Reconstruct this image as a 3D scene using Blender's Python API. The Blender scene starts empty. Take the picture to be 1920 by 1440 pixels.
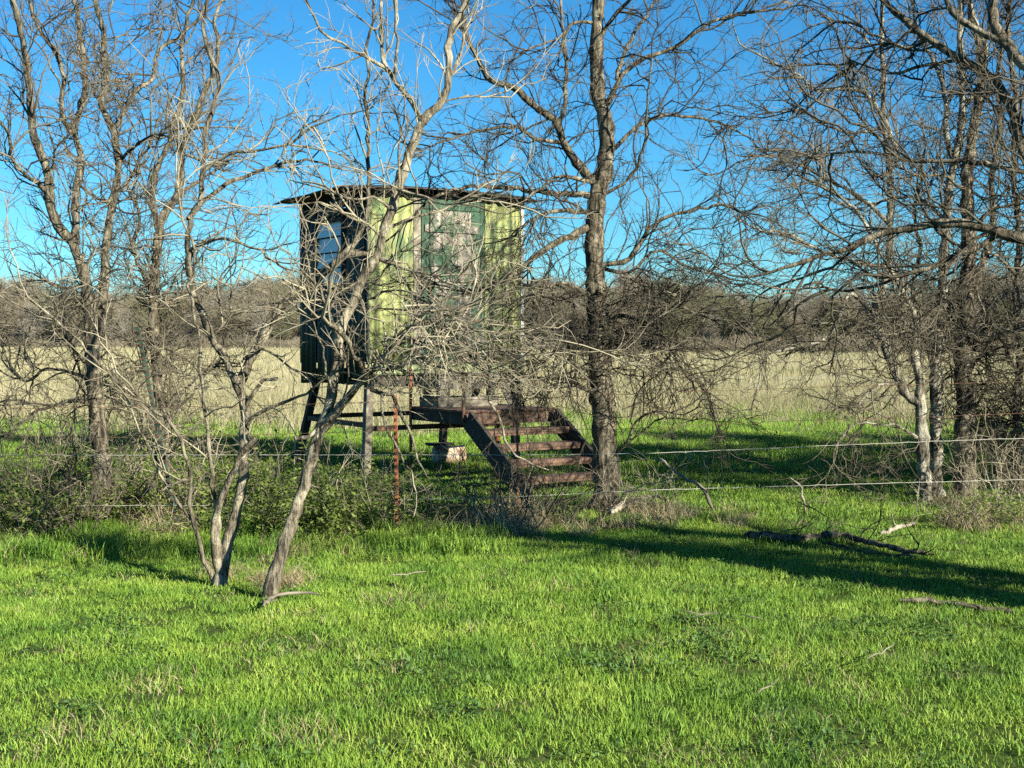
import bpy, math, random
import numpy as np
from mathutils import Vector, Matrix

# ------------------------------------------------------------------ camera, sky, sun, exposure
SC = bpy.context.scene
COL = SC.collection
F = 2500.0                      # focal length in photo pixels (photo 1920 wide)
EYE = 1.6
PITCH = math.atan(80 / F)       # horizon sits 80 px above the middle
cam_d = bpy.data.cameras.new('camera')
cam = bpy.data.objects.new('camera', cam_d)
COL.objects.link(cam)
cam.location = (0, 0, EYE)
cam.rotation_euler = (math.pi / 2 - PITCH, 0, 0)
cam_d.sensor_width = 36
cam_d.lens = F / 1920 * 36
cam_d.clip_start = 0.1
cam_d.clip_end = 3000
SC.camera = cam

SUN_EL = math.radians(25)
SUN_AZ = (0.76, -0.65)         # horizontal direction towards the sun
world = bpy.data.worlds.new('World')
SC.world = world
world.use_nodes = True
nt = world.node_tree
nt.nodes.clear()
sky = nt.nodes.new('ShaderNodeTexSky')
sky.sky_type = 'NISHITA'
sky.sun_disc = False
sky.sun_elevation = SUN_EL
sky.sun_rotation = math.atan2(SUN_AZ[0], SUN_AZ[1])
sky.altitude = 0
sky.air_density = 1.0
sky.dust_density = 0.0
sky.ozone_density = 8.0
hs = nt.nodes.new('ShaderNodeHueSaturation')
hs.inputs['Saturation'].default_value = 1.1
hs.inputs['Value'].default_value = 1.0
bg = nt.nodes.new('ShaderNodeBackground')
bg.inputs['Strength'].default_value = 0.054
wo = nt.nodes.new('ShaderNodeOutputWorld')
nt.links.new(sky.outputs[0], hs.inputs['Color'])
tint = nt.nodes.new('ShaderNodeMix')        # cool white balance of the phone picture
tint.data_type = 'RGBA'
tint.blend_type = 'MULTIPLY'
tint.inputs[0].default_value = 1
tint.inputs[7].default_value = (0.66, 1.06, 1.0, 1)
nt.links.new(hs.outputs[0], tint.inputs[6])
nt.links.new(tint.outputs[2], bg.inputs['Color'])
nt.links.new(bg.outputs[0], wo.inputs['Surface'])

sun_d = bpy.data.lights.new('sun', 'SUN')
sun_d.energy = 5.0
sun_d.angle = math.radians(0.5)
sun_d.color = (1.0, 0.93, 0.75)
sun = bpy.data.objects.new('sun', sun_d)
COL.objects.link(sun)
sv = Vector((SUN_AZ[0] * math.cos(SUN_EL), SUN_AZ[1] * math.cos(SUN_EL), math.sin(SUN_EL)))
sun.rotation_euler = sv.to_track_quat('Z', 'Y').to_euler()
sun.location = (20, -20, 20)

SC.view_settings.view_transform = 'Standard'
SC.view_settings.look = 'None'
SC.view_settings.gamma = 1
SC.view_settings.exposure = 1.55
SC.view_settings.use_curve_mapping = False
SC.render.engine = 'CYCLES'
SC.cycles.use_denoising = False
SC.cycles.pixel_filter_width = 1.05
SC.cycles.max_bounces = 5
SC.cycles.diffuse_bounces = 2
SC.cycles.transparent_max_bounces = 4

# ------------------------------------------------------------------ helpers
RS = random.Random(7)
NP = np.random.default_rng(7)


def gz(x, y):
    """height of the gently uneven ground"""
    return (0.025 * math.sin(x * 0.9 + 1.3) * math.cos(y * 0.7) + 0.02 * math.sin(x * 0.37 - y * 0.51)) * min(1, max(0, (60 - y) / 30))


def unit(x, y, z):
    l = math.sqrt(x * x + y * y + z * z) or 1
    return x / l, y / l, z / l


def P(px, py, Y):
    """point on the ray of photo pixel (px,py) at distance Y in front of the camera"""
    u, v = (px - 960) / F, (720 - py) / F
    c, s = math.cos(PITCH), math.sin(PITCH)
    dy, dz = c + v * s, v * c - s
    t = Y / dy
    return Vector((u * t, Y, EYE + dz * t))


def G(px, py):
    """ground point under a photo pixel"""
    v = (720 - py) / F
    c, s = math.cos(PITCH), math.sin(PITCH)
    dy, dz = c + v * s, v * c - s
    t = -EYE / dz
    x, y = (px - 960) / F * t, dy * t
    return Vector((x, y, gz(x, y)))


def link(o, parent=None):
    COL.objects.link(o)
    if parent is not None:
        o.parent = parent
        o.matrix_parent_inverse = Matrix.Translation(-Vector(parent.location)) if parent.type == 'EMPTY' else Matrix.Identity(4)
    return o


def tag(o, label=None, cat=None, group=None, kind=None):
    if label: o['label'] = label
    if cat: o['category'] = cat
    if group: o['group'] = group
    if kind: o['kind'] = kind
    return o


def thing(name, label, cat, loc=(0, 0, 0), group=None):
    o = bpy.data.objects.new(name, None)
    o.empty_display_size = 0.2
    o.location = loc
    COL.objects.link(o)
    return tag(o, label, cat, group)


def mesh_np(name, V, Q, m, parent=None, T=None, smooth=True):
    """mesh object from numpy verts, quads and triangles (world coordinates)"""
    me = bpy.data.meshes.new(name)
    V = np.asarray(V, dtype=np.float32).reshape(-1, 3)
    Q = np.asarray(Q if Q is not None else [], dtype=np.int32).reshape(-1, 4)
    T = np.asarray(T if T is not None else [], dtype=np.int32).reshape(-1, 3)
    me.vertices.add(len(V))
    me.vertices.foreach_set('co', V.ravel())
    nl = len(Q) * 4 + len(T) * 3
    me.loops.add(nl)
    me.loops.foreach_set('vertex_index', np.concatenate([Q.ravel(), T.ravel()]))
    me.polygons.add(len(Q) + len(T))
    me.polygons.foreach_set('loop_start', np.concatenate([np.arange(len(Q)) * 4, len(Q) * 4 + np.arange(len(T)) * 3]).astype(np.int32))
    if smooth:
        me.polygons.foreach_set('use_smooth', np.ones(len(Q) + len(T), dtype=bool))
    me.update(calc_edges=True)
    if m: me.materials.append(m)
    return link(bpy.data.objects.new(name, me), parent)


class Tubes:
    """collects polylines with radii, builds them as tubes in one mesh"""
    def __init__(self): self.d = {}

    def add(self, pts, rad, sides=3):
        self.d.setdefault((len(pts), sides), []).append((pts, rad))

    def arrays(self):
        VV, QQ, off = [], [], 0
        for (n, k), lst in self.d.items():
            A = np.array([[tuple(p) for p in a[0]] for a in lst], dtype=np.float64)      # m,n,3
            R = np.array([a[1] for a in lst], dtype=np.float64)
            m = len(lst)
            t = np.empty_like(A)
            t[:, 1:-1] = A[:, 2:] - A[:, :-2]
            t[:, 0] = A[:, 1] - A[:, 0]
            t[:, -1] = A[:, -1] - A[:, -2]
            t /= np.linalg.norm(t, axis=2, keepdims=True) + 1e-9
            mean = A[:, -1] - A[:, 0]
            mean /= np.linalg.norm(mean, axis=1, keepdims=True) + 1e-9
            ref = np.where(np.abs(mean[:, 2:3]) < 0.8, np.array([[0, 0, 1.0]]), np.array([[1.0, 0.13, 0]]))
            u = np.cross(t, ref[:, None, :])
            u /= np.linalg.norm(u, axis=2, keepdims=True) + 1e-9
            w = np.cross(t, u)
            ang = np.arange(k) / k * 2 * math.pi
            ring = (u[:, :, None, :] * np.cos(ang)[None, None, :, None] + w[:, :, None, :] * np.sin(ang)[None, None, :, None])
            V = A[:, :, None, :] + ring * R[:, :, None, None]
            VV.append(V.reshape(-1, 3))
            base = off + np.arange(m)[:, None, None] * (n * k) + np.arange(n - 1)[None, :, None] * k
            j = np.arange(k)[None, None, :]
            j2 = (j + 1) % k
            Q = np.stack([base + j, base + j2, base + k + j2, base + k + j], axis=-1)
            QQ.append(Q.reshape(-1, 4))
            off += m * n * k
        if not VV: return np.zeros((0, 3)), np.zeros((0, 4), int)
        return np.concatenate(VV), np.concatenate(QQ)

    def build(self, name, m, parent=None):
        V, Q = self.arrays()
        return mesh_np(name, V, Q, m, parent)


class MB:
    """boxes and beams collected into one small mesh"""
    def __init__(self): self.v, self.f = [], []

    def hexa(self, c8):
        b = len(self.v)
        self.v += [tuple(c) for c in c8]
        self.f += [tuple(b + i for i in q) for q in ((0, 3, 2, 1), (4, 5, 6, 7), (0, 1, 5, 4), (1, 2, 6, 5), (2, 3, 7, 6), (3, 0, 4, 7))]

    def box(self, o, ax, ay, az):
        o, ax, ay, az = map(Vector, (o, ax, ay, az))
        self.hexa([o, o + ax, o + ax + ay, o + ay, o + az, o + ax + az, o + ax + ay + az, o + ay + az])

    def bar(self, a, b, w, h, up=(0, 0, 1)):
        a, b = Vector(a), Vector(b)
        t = (b - a).normalized()
        s = t.cross(Vector(up))
        if s.length < 1e-3: s = t.cross(Vector((1, 0, 0)))
        s.normalize()
        n = s.cross(t)
        self.box(a - s * w / 2 - n * h / 2, b - a, s * w, n * h)

    def build(self, name, m, parent=None, bevel=0.004):
        me = bpy.data.meshes.new(name)
        me.from_pydata(self.v, [], self.f)
        me.materials.append(m)
        o = link(bpy.data.objects.new(name, me), parent)
        if bevel:
            bv = o.modifiers.new('bevel', 'BEVEL')
            bv.width = bevel
            bv.segments = 1
        return o


# ------------------------------------------------------------------ materials
MATS = {}


def nodes_mat(name):
    m = bpy.data.materials.new(name)
    m.use_nodes = True
    n = m.node_tree
    b = n.nodes['Principled BSDF']
    MATS[name] = m
    return m, n, b


def ramp(n, stops):
    r = n.nodes.new('ShaderNodeValToRGB')
    el = r.color_ramp.elements
    while len(el) < len(stops): el.new(0.5)
    for e, (p, c) in zip(el, stops):
        e.position = p
        e.color = (*c, 1)
    return r


def noise(n, vec, scale, detail=4, rough=0.6):
    t = n.nodes.new('ShaderNodeTexNoise')
    t.inputs['Scale'].default_value = scale
    t.inputs['Detail'].default_value = detail
    t.inputs['Roughness'].default_value = rough
    if vec is not None: n.links.new(vec, t.inputs['Vector'])
    return t


def mapping(n, scale):
    g = n.nodes.new('ShaderNodeNewGeometry')
    mp = n.nodes.new('ShaderNodeMapping')
    mp.inputs['Scale'].default_value = scale
    n.links.new(g.outputs['Position'], mp.inputs['Vector'])
    return mp.outputs[0]


def mixc(n, fac, a, b, mode='MIX'):
    x = n.nodes.new('ShaderNodeMix')
    x.data_type = 'RGBA'
    x.blend_type = mode
    for s, v in ((x.inputs[0], fac), (x.inputs[6], a), (x.inputs[7], b)):
        if hasattr(v, 'is_linked') or isinstance(v, bpy.types.NodeSocket): n.links.new(v, s)
        elif isinstance(v, (int, float)): s.default_value = v
        else: s.default_value = (*v, 1)
    return x.outputs[2]


def bump(n, b, height, strength, dist=0.01):
    bp = n.nodes.new('ShaderNodeBump')
    bp.inputs['Strength'].default_value = strength
    bp.inputs['Distance'].default_value = dist
    n.links.new(height, bp.inputs['Height'])
    n.links.new(bp.outputs[0], b.inputs['Normal'])


def bark_mat(name, dark, mid, pale, lichen=0.55, zsc=0.14):
    m, n, b = nodes_mat(name)
    v = mapping(n, (1, 1, zsc))
    n1 = noise(n, v, 30, 5, 0.7)
    n2 = noise(n, mapping(n, (1, 1, 1)), 7, 4, 0.6)
    r1 = ramp(n, [(0.40, dark), (0.52, mid), (0.66, pale)])
    n.links.new(n1.outputs['Fac'], r1.inputs[0])
    r2 = ramp(n, [(lichen, (0, 0, 0)), (lichen + 0.12, (1, 1, 1))])
    n.links.new(n2.outputs['Fac'], r2.inputs[0])
    c = mixc(n, r2.outputs[0], r1.outputs[0], tuple(min(1, x * 1.25) for x in pale))
    n.links.new(c, b.inputs['Base Color'])
    b.inputs['Roughness'].default_value = 0.95
    b.inputs['Specular IOR Level'].default_value = 0.15
    bump(n, b, n1.outputs['Fac'], 1.0, 0.05)
    return m


BARK = bark_mat('bark_brown', (0.022, 0.019, 0.015), (0.12, 0.104, 0.076), (0.25, 0.22, 0.162))
BARK_PALE = bark_mat('bark_pale', (0.04, 0.034, 0.026), (0.16, 0.14, 0.102), (0.29, 0.258, 0.192), 0.5)
BARK_GREY = bark_mat('bark_grey_lichen', (0.03, 0.027, 0.021), (0.14, 0.128, 0.098), (0.28, 0.265, 0.215), 0.47)


def twig_mat(name, a, c):
    m, n, b = nodes_mat(name)
    t = noise(n, mapping(n, (1, 1, 1)), 3.5, 3)
    r = ramp(n, [(0.38, a), (0.62, c)])
    n.links.new(t.outputs['Fac'], r.inputs[0])
    n.links.new(r.outputs[0], b.inputs['Base Color'])
    b.inputs['Roughness'].default_value = 0.85
    b.inputs['Specular IOR Level'].default_value = 0.2
    return m


TWIG = twig_mat('twig_brown', (0.06, 0.052, 0.038), (0.165, 0.145, 0.105))
TWIG_PALE = twig_mat('twig_pale', (0.12, 0.105, 0.075), (0.31, 0.277, 0.20))
TWIG_DARK = twig_mat('twig_dark', (0.032, 0.028, 0.021), (0.10, 0.088, 0.065))
DEADWOOD = twig_mat('dead_wood_grey', (0.12, 0.105, 0.08), (0.29, 0.26, 0.20))
WOODS_TWIG = twig_mat('woods_twig', (0.15, 0.132, 0.098), (0.25, 0.22, 0.16))


def leaf_mat(name, stops, scale=1.1, trans=0.35, rnd=0.4, rough=0.6):
    """thin plant blades and leaves: patchy colour, some light passing through"""
    m, n, b = nodes_mat(name)
    t = noise(n, mapping(n, (1, 1, 0.3)), scale, 6, 0.74)
    t2 = noise(n, mapping(n, (1, 1, 0.3)), 55, 2, 0.5)
    mx = n.nodes.new('ShaderNodeMath')
    mx.operation = 'MULTIPLY_ADD'
    n.links.new(t2.outputs['Fac'], mx.inputs[0])
    mx.inputs[1].default_value = rnd
    ad = n.nodes.new('ShaderNodeMath')
    ad.operation = 'SUBTRACT'
    n.links.new(t.outputs['Fac'], ad.inputs[0])
    ad.inputs[1].default_value = rnd / 2
    n.links.new(ad.outputs[0], mx.inputs[2])
    r = ramp(n, stops)
    n.links.new(mx.outputs[0], r.inputs[0])
    n.links.new(r.outputs[0], b.inputs['Base Color'])
    b.inputs['Roughness'].default_value = rough
    b.inputs['Specular IOR Level'].default_value = 0.3
    tr = n.nodes.new('ShaderNodeBsdfTranslucent')
    n.links.new(r.outputs[0], tr.inputs['Color'])
    ms = n.nodes.new('ShaderNodeMixShader')
    ms.inputs[0].default_value = trans
    out = n.nodes['Material Output']
    n.links.new(b.outputs[0], ms.inputs[1])
    n.links.new(tr.outputs[0], ms.inputs[2])
    n.links.new(ms.outputs[0], out.inputs['Surface'])
    return m


GRASS_M = leaf_mat('lawn_grass', [(0.22, (0.025, 0.075, 0.012)), (0.40, (0.085, 0.18, 0.02)), (0.55, (0.175, 0.285, 0.034)), (0.70, (0.26, 0.345, 0.055)), (0.86, (0.34, 0.33, 0.12))], 1.3, 0.13, 0.7)
STRAW_M = leaf_mat('straw', [(0.3, (0.19, 0.15, 0.08)), (0.5, (0.32, 0.265, 0.155)), (0.7, (0.44, 0.38, 0.25))], 3.0, 0.2)
FIELD_GREY_M = leaf_mat('grey_green_field_grass', [(0.3, (0.17, 0.19, 0.075)), (0.5, (0.29, 0.265, 0.145)), (0.7, (0.38, 0.335, 0.20))], 0.2, 0.25, 0.4)
FIELD_M = leaf_mat('dry_field_grass', [(0.3, (0.20, 0.20, 0.095)), (0.45, (0.32, 0.295, 0.17)), (0.7, (0.42, 0.38, 0.24))], 0.12, 0.25, 0.3)
LEAF_M = leaf_mat('bramble_leaf', [(0.3, (0.06, 0.105, 0.02)), (0.5, (0.15, 0.205, 0.04)), (0.7, (0.26, 0.29, 0.08))], 2.5, 0.35, 0.5)
JUNIPER_M = leaf_mat('juniper_needles', [(0.3, (0.02, 0.045, 0.012)), (0.7, (0.05, 0.085, 0.025))], 2.5, 0.1)


def ground_mat():
    m, n, b = nodes_mat('ground')
    g = n.nodes.new('ShaderNodeNewGeometry')
    sx = n.nodes.new('ShaderNodeSeparateXYZ')
    n.links.new(g.outputs['Position'], sx.inputs[0])
    big = noise(n, mapping(n, (1, 1, 1)), 0.35, 5)
    fine = noise(n, mapping(n, (1, 1, 1)), 14, 6, 0.7)
    lawn = ramp(n, [(0.3, (0.022, 0.034, 0.01)), (0.5, (0.05, 0.08, 0.018)), (0.7, (0.10, 0.10, 0.04))])
    n.links.new(fine.outputs['Fac'], lawn.inputs[0])
    strk = noise(n, mapping(n, (0.25, 1.0, 1)), 0.22, 6, 0.65)
    field = ramp(n, [(0.32, (0.19, 0.20, 0.09)), (0.46, (0.31, 0.29, 0.17)), (0.7, (0.40, 0.36, 0.225))])
    n.links.new(strk.outputs['Fac'], field.inputs[0])
    # boundary between the green strip and the dry field, wavering
    ad = n.nodes.new('ShaderNodeMath')
    ad.operation = 'MULTIPLY_ADD'
    n.links.new(big.outputs['Fac'], ad.inputs[0])
    ad.inputs[1].default_value = 8
    n.links.new(sx.outputs['Y'], ad.inputs[2])
    mr = n.nodes.new('ShaderNodeMapRange')
    mr.inputs[1].default_value = 25
    mr.inputs[2].default_value = 32
    n.links.new(ad.outputs[0], mr.inputs[0])
    c = mixc(n, mr.outputs[0], lawn.outputs[0], field.outputs[0])
    n.links.new(c, b.inputs['Base Color'])
    b.inputs['Roughness'].default_value = 1
    b.inputs['Specular IOR Level'].default_value = 0.05
    bump(n, b, fine.outputs['Fac'], 0.6, 0.05)
    return m


def corr_mat(name, base, stain, patch=None):
    """old painted sheet metal with vertical streaks"""
    m, n, b = nodes_mat(name)
    st = noise(n, mapping(n, (14, 14, 0.9)), 1.0, 5, 0.65)
    bl = noise(n, mapping(n, (1, 1, 0.6)), 4.0, 5, 0.6)
    r = ramp(n, [(0.36, stain), (0.52, base), (0.75, tuple(min(1, x * 1.25) for x in base))])
    n.links.new(st.outputs['Fac'], r.inputs[0])
    c = r.outputs[0]
    if patch:
        r2 = ramp(n, [(0.52, (0, 0, 0)), (0.6, (1, 1, 1))])
        n.links.new(bl.outputs['Fac'], r2.inputs[0])
        c = mixc(n, r2.outputs[0], c, patch)
    n.links.new(c, b.inputs['Base Color'])
    b.inputs['Roughness'].default_value = 0.62
    b.inputs['Metallic'].default_value = 0.0
    return m


SHEET_LIGHT = corr_mat('sheet_yellow_green', (0.235, 0.26, 0.095), (0.06, 0.08, 0.03), (0.10, 0.15, 0.06))
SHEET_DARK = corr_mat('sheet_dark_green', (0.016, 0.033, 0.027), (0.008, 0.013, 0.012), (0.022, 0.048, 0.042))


def peel_mat(name, paint, thr=0.5):
    """plywood with flaking dark green paint over grey wood"""
    m, n, b = nodes_mat(name)
    w = noise(n, mapping(n, (22, 22, 1.3)), 1.0, 5, 0.6)
    wood = ramp(n, [(0.3, (0.085, 0.075, 0.06)), (0.5, (0.19, 0.175, 0.145)), (0.72, (0.33, 0.31, 0.27))])
    n.links.new(w.outputs['Fac'], wood.inputs[0])
    p = noise(n, mapping(n, (1, 1, 0.8)), 3.6, 8, 0.7)
    r = ramp(n, [(thr, (1, 1, 1)), (thr + 0.02, (0, 0, 0))])
    n.links.new(p.outputs['Fac'], r.inputs[0])
    pn = noise(n, mapping(n, (1, 1, 1)), 9, 3)
    pc = ramp(n, [(0.3, tuple(x * 0.55 for x in paint)), (0.7, tuple(x * 1.3 for x in paint))])
    n.links.new(pn.outputs['Fac'], pc.inputs[0])
    n.links.new(mixc(n, r.outputs[0], wood.outputs[0], pc.outputs[0]), b.inputs['Base Color'])
    b.inputs['Roughness'].default_value = 0.8
    bump(n, b, r.outputs[0], 0.5, 0.004)
    return m


PEEL = peel_mat('peeling_green_paint', (0.03, 0.08, 0.04), 0.50)
PEEL_MORE = peel_mat('mostly_bare_plywood', (0.03, 0.08, 0.04), 0.42)
PEEL_LESS = peel_mat('mostly_green_plywood', (0.022, 0.065, 0.036), 0.57)


def wood_mat(name, a, c, e, zs=(9, 9, 9)):
    m, n, b = nodes_mat(name)
    w = noise(n, mapping(n, zs), 1.0, 6, 0.65)
    r = ramp(n, [(0.32, a), (0.5, c), (0.7, e)])
    n.links.new(w.outputs['Fac'], r.inputs[0])
    n.links.new(r.outputs[0], b.inputs['Base Color'])
    b.inputs['Roughness'].default_value = 0.9
    bump(n, b, w.outputs['Fac'], 0.4, 0.006)
    return m


WOOD_GREY = wood_mat('weathered_grey_wood', (0.06, 0.053, 0.042), (0.16, 0.142, 0.11), (0.27, 0.245, 0.195))
WOOD_BROWN = wood_mat('red_brown_boards', (0.03, 0.019, 0.014), (0.095, 0.055, 0.037), (0.20, 0.125, 0.085))
WOOD_DARK = wood_mat('dark_timber', (0.012, 0.011, 0.009), (0.03, 0.025, 0.02), (0.065, 0.055, 0.042))
RUST = wood_mat('rusty_red_steel', (0.12, 0.038, 0.02), (0.26, 0.085, 0.042), (0.36, 0.155, 0.08), (25, 25, 12))
RUST_DARK = wood_mat('dark_rusted_steel', (0.035, 0.022, 0.015), (0.10, 0.055, 0.032), (0.20, 0.10, 0.055), (20, 20, 9))
GREEN_STEEL = wood_mat('green_painted_steel', (0.012, 0.03, 0.02), (0.022, 0.055, 0.036), (0.06, 0.085, 0.06), (20, 20, 9))
STUD_M = wood_mat('post_stud', (0.03, 0.012, 0.008), (0.07, 0.03, 0.02), (0.10, 0.05, 0.03), (30, 30, 30))
ROOF_M = wood_mat('roof_tar_sheet', (0.02, 0.017, 0.014), (0.045, 0.038, 0.032), (0.09, 0.075, 0.06), (5, 5, 5))
DRUM_M = wood_mat('chipped_white_rust', (0.18, 0.07, 0.03), (0.42, 0.30, 0.20), (0.62, 0.60, 0.56), (6, 6, 8))
WIRE_M, _n, _b = nodes_mat('galvanised_wire')
_b.inputs['Base Color'].default_value = (0.30, 0.30, 0.26, 1)
_b.inputs['Roughness'].default_value = 0.55
WHITE_M, _n, _b = nodes_mat('white_edge_trim')
_b.inputs['Base Color'].default_value = (0.36, 0.37, 0.32, 1)
_b.inputs['Roughness'].default_value = 0.7
SILL_M = corr_mat('sill_pale_green', (0.22, 0.27, 0.12), (0.07, 0.09, 0.04))
PANE_M, _n, _b = nodes_mat('frosted_pane')
_b.inputs['Base Color'].default_value = (0.50, 0.50, 0.47, 1)
_b.inputs['Roughness'].default_value = 0.25
_b.inputs['Specular IOR Level'].default_value = 0.7


# ------------------------------------------------------------------ ground
def build_ground():
    xs = np.concatenate([np.linspace(-700, -30, 24), np.linspace(-25, 25, 120), np.linspace(30, 700, 24)])
    ys = np.concatenate([np.linspace(-60, 1, 14), np.linspace(2, 60, 140), np.linspace(66, 1200, 40)])
    V = np.array([(x, y, gz(x, y)) for y in ys for x in xs])
    nx, ny = len(xs), len(ys)
    i = (np.arange(ny - 1)[:, None] * nx + np.arange(nx - 1)[None, :]).ravel()
    Q = np.stack([i, i + 1, i + nx + 1, i + nx], axis=1)
    o = mesh_np('ground', V, Q, ground_mat())
    tag(o, 'grassy ground running from the green verge into a dry tan field', kind='structure')


build_ground()


# ------------------------------------------------------------------ instanced ground cover ("stuff")
def scatter(name, label, pts, rot, scl, idx, protos, cat=None):
    """one object whose geometry nodes stamp blade tufts on points"""
    me = bpy.data.meshes.new(name)
    me.vertices.add(len(pts))
    me.vertices.foreach_set('co', np.asarray(pts, np.float32).ravel())
    for an, ty, dat, key in (('rot', 'FLOAT_VECTOR', rot, 'vector'), ('scl', 'FLOAT_VECTOR', scl, 'vector'), ('idx', 'INT', idx, 'value')):
        a = me.attributes.new(an, ty, 'POINT')
        a.data.foreach_set(key, np.asarray(dat, np.int32 if ty == 'INT' else np.float32).ravel())
    o = link(bpy.data.objects.new(name, me))
    tag(o, label, cat, kind='stuff')
    ng = bpy.data.node_groups.new(name + '_stamp', 'GeometryNodeTree')
    ng.interface.new_socket('Geometry', in_out='INPUT', socket_type='NodeSocketGeometry')
    ng.interface.new_socket('Geometry', in_out='OUTPUT', socket_type='NodeSocketGeometry')
    gi, go = ng.nodes.new('NodeGroupInput'), ng.nodes.new('NodeGroupOutput')
    jn = ng.nodes.new('GeometryNodeJoinGeometry')

    def attr(nm, ty):
        a = ng.nodes.new('GeometryNodeInputNamedAttribute')
        a.data_type = ty
        a.inputs['Name'].default_value = nm
        return a.outputs['Attribute']
    ar, asc, ai = attr('rot', 'FLOAT_VECTOR'), attr('scl', 'FLOAT_VECTOR'), attr('idx', 'INT')
    for k, po in enumerate(protos):
        oi = ng.nodes.new('GeometryNodeObjectInfo')
        oi.inputs['Object'].default_value = po
        oi.inputs['As Instance'].default_value = False
        cmp_ = ng.nodes.new('FunctionNodeCompare')
        cmp_.data_type = 'INT'
        cmp_.operation = 'EQUAL'
        ng.links.new(ai, cmp_.inputs[2])
        cmp_.inputs[3].default_value = k
        ip = ng.nodes.new('GeometryNodeInstanceOnPoints')
        ng.links.new(gi.outputs[0], ip.inputs['Points'])
        ng.links.new(cmp_.outputs[0], ip.inputs['Selection'])
        ng.links.new(oi.outputs['Geometry'], ip.inputs['Instance'])
        ng.links.new(ar, ip.inputs['Rotation'])
        ng.links.new(asc, ip.inputs['Scale'])
        ng.links.new(ip.outputs[0], jn.inputs[0])
    ng.links.new(jn.outputs[0], go.inputs[0])
    md = o.modifiers.new('stamp', 'NODES')
    md.node_group = ng
    return o


def blade_arrays(n, spread, l0, l1, w, lean, rng, segs=3):
    """n curved tapering blades around the origin -> verts, quads, tris"""
    V, Q, T = [], [], []
    for _ in range(n):
        a, rr = rng.random() * 6.283, spread * math.sqrt(rng.random())
        x, y = rr * math.cos(a), rr * math.sin(a)
        L = l0 + (l1 - l0) * rng.random()
        h = rng.random() * 6.283
        ln = lean * (0.25 + rng.random())
        dx, dy = math.cos(h), math.sin(h)
        ww = w * (0.7 + 0.6 * rng.random())
        tw = rng.random() * 6.283
        sx, sy = math.cos(tw) * ww / 2, math.sin(tw) * ww / 2
        b = len(V)
        for k in range(segs):
            t = k / segs
            th = ln * t
            px_, pz = x + dx * L * t * math.sin(th), L * t * math.cos(th * 0.8)
            py_ = y + dy * L * t * math.sin(th)
            f = 1 - 0.55 * t
            V.append((px_ - sx * f, py_ - sy * f, pz))
            V.append((px_ + sx * f, py_ + sy * f, pz))
        V.append((x + dx * L * math.sin(ln), y + dy * L * math.sin(ln), L * math.cos(ln * 0.8)))
        for k in range(segs - 1):
            Q.append((b + 2 * k, b + 2 * k + 1, b + 2 * k + 3, b + 2 * k + 2))
        T.append((b + 2 * segs - 2, b + 2 * segs - 1, b + 2 * segs))
    return V, Q, T


def proto(name, arrs, m):
    V, Q, T = arrs
    o = mesh_np(name, V, Q, m, None, T)
    COL.objects.unlink(o)
    return o


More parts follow.
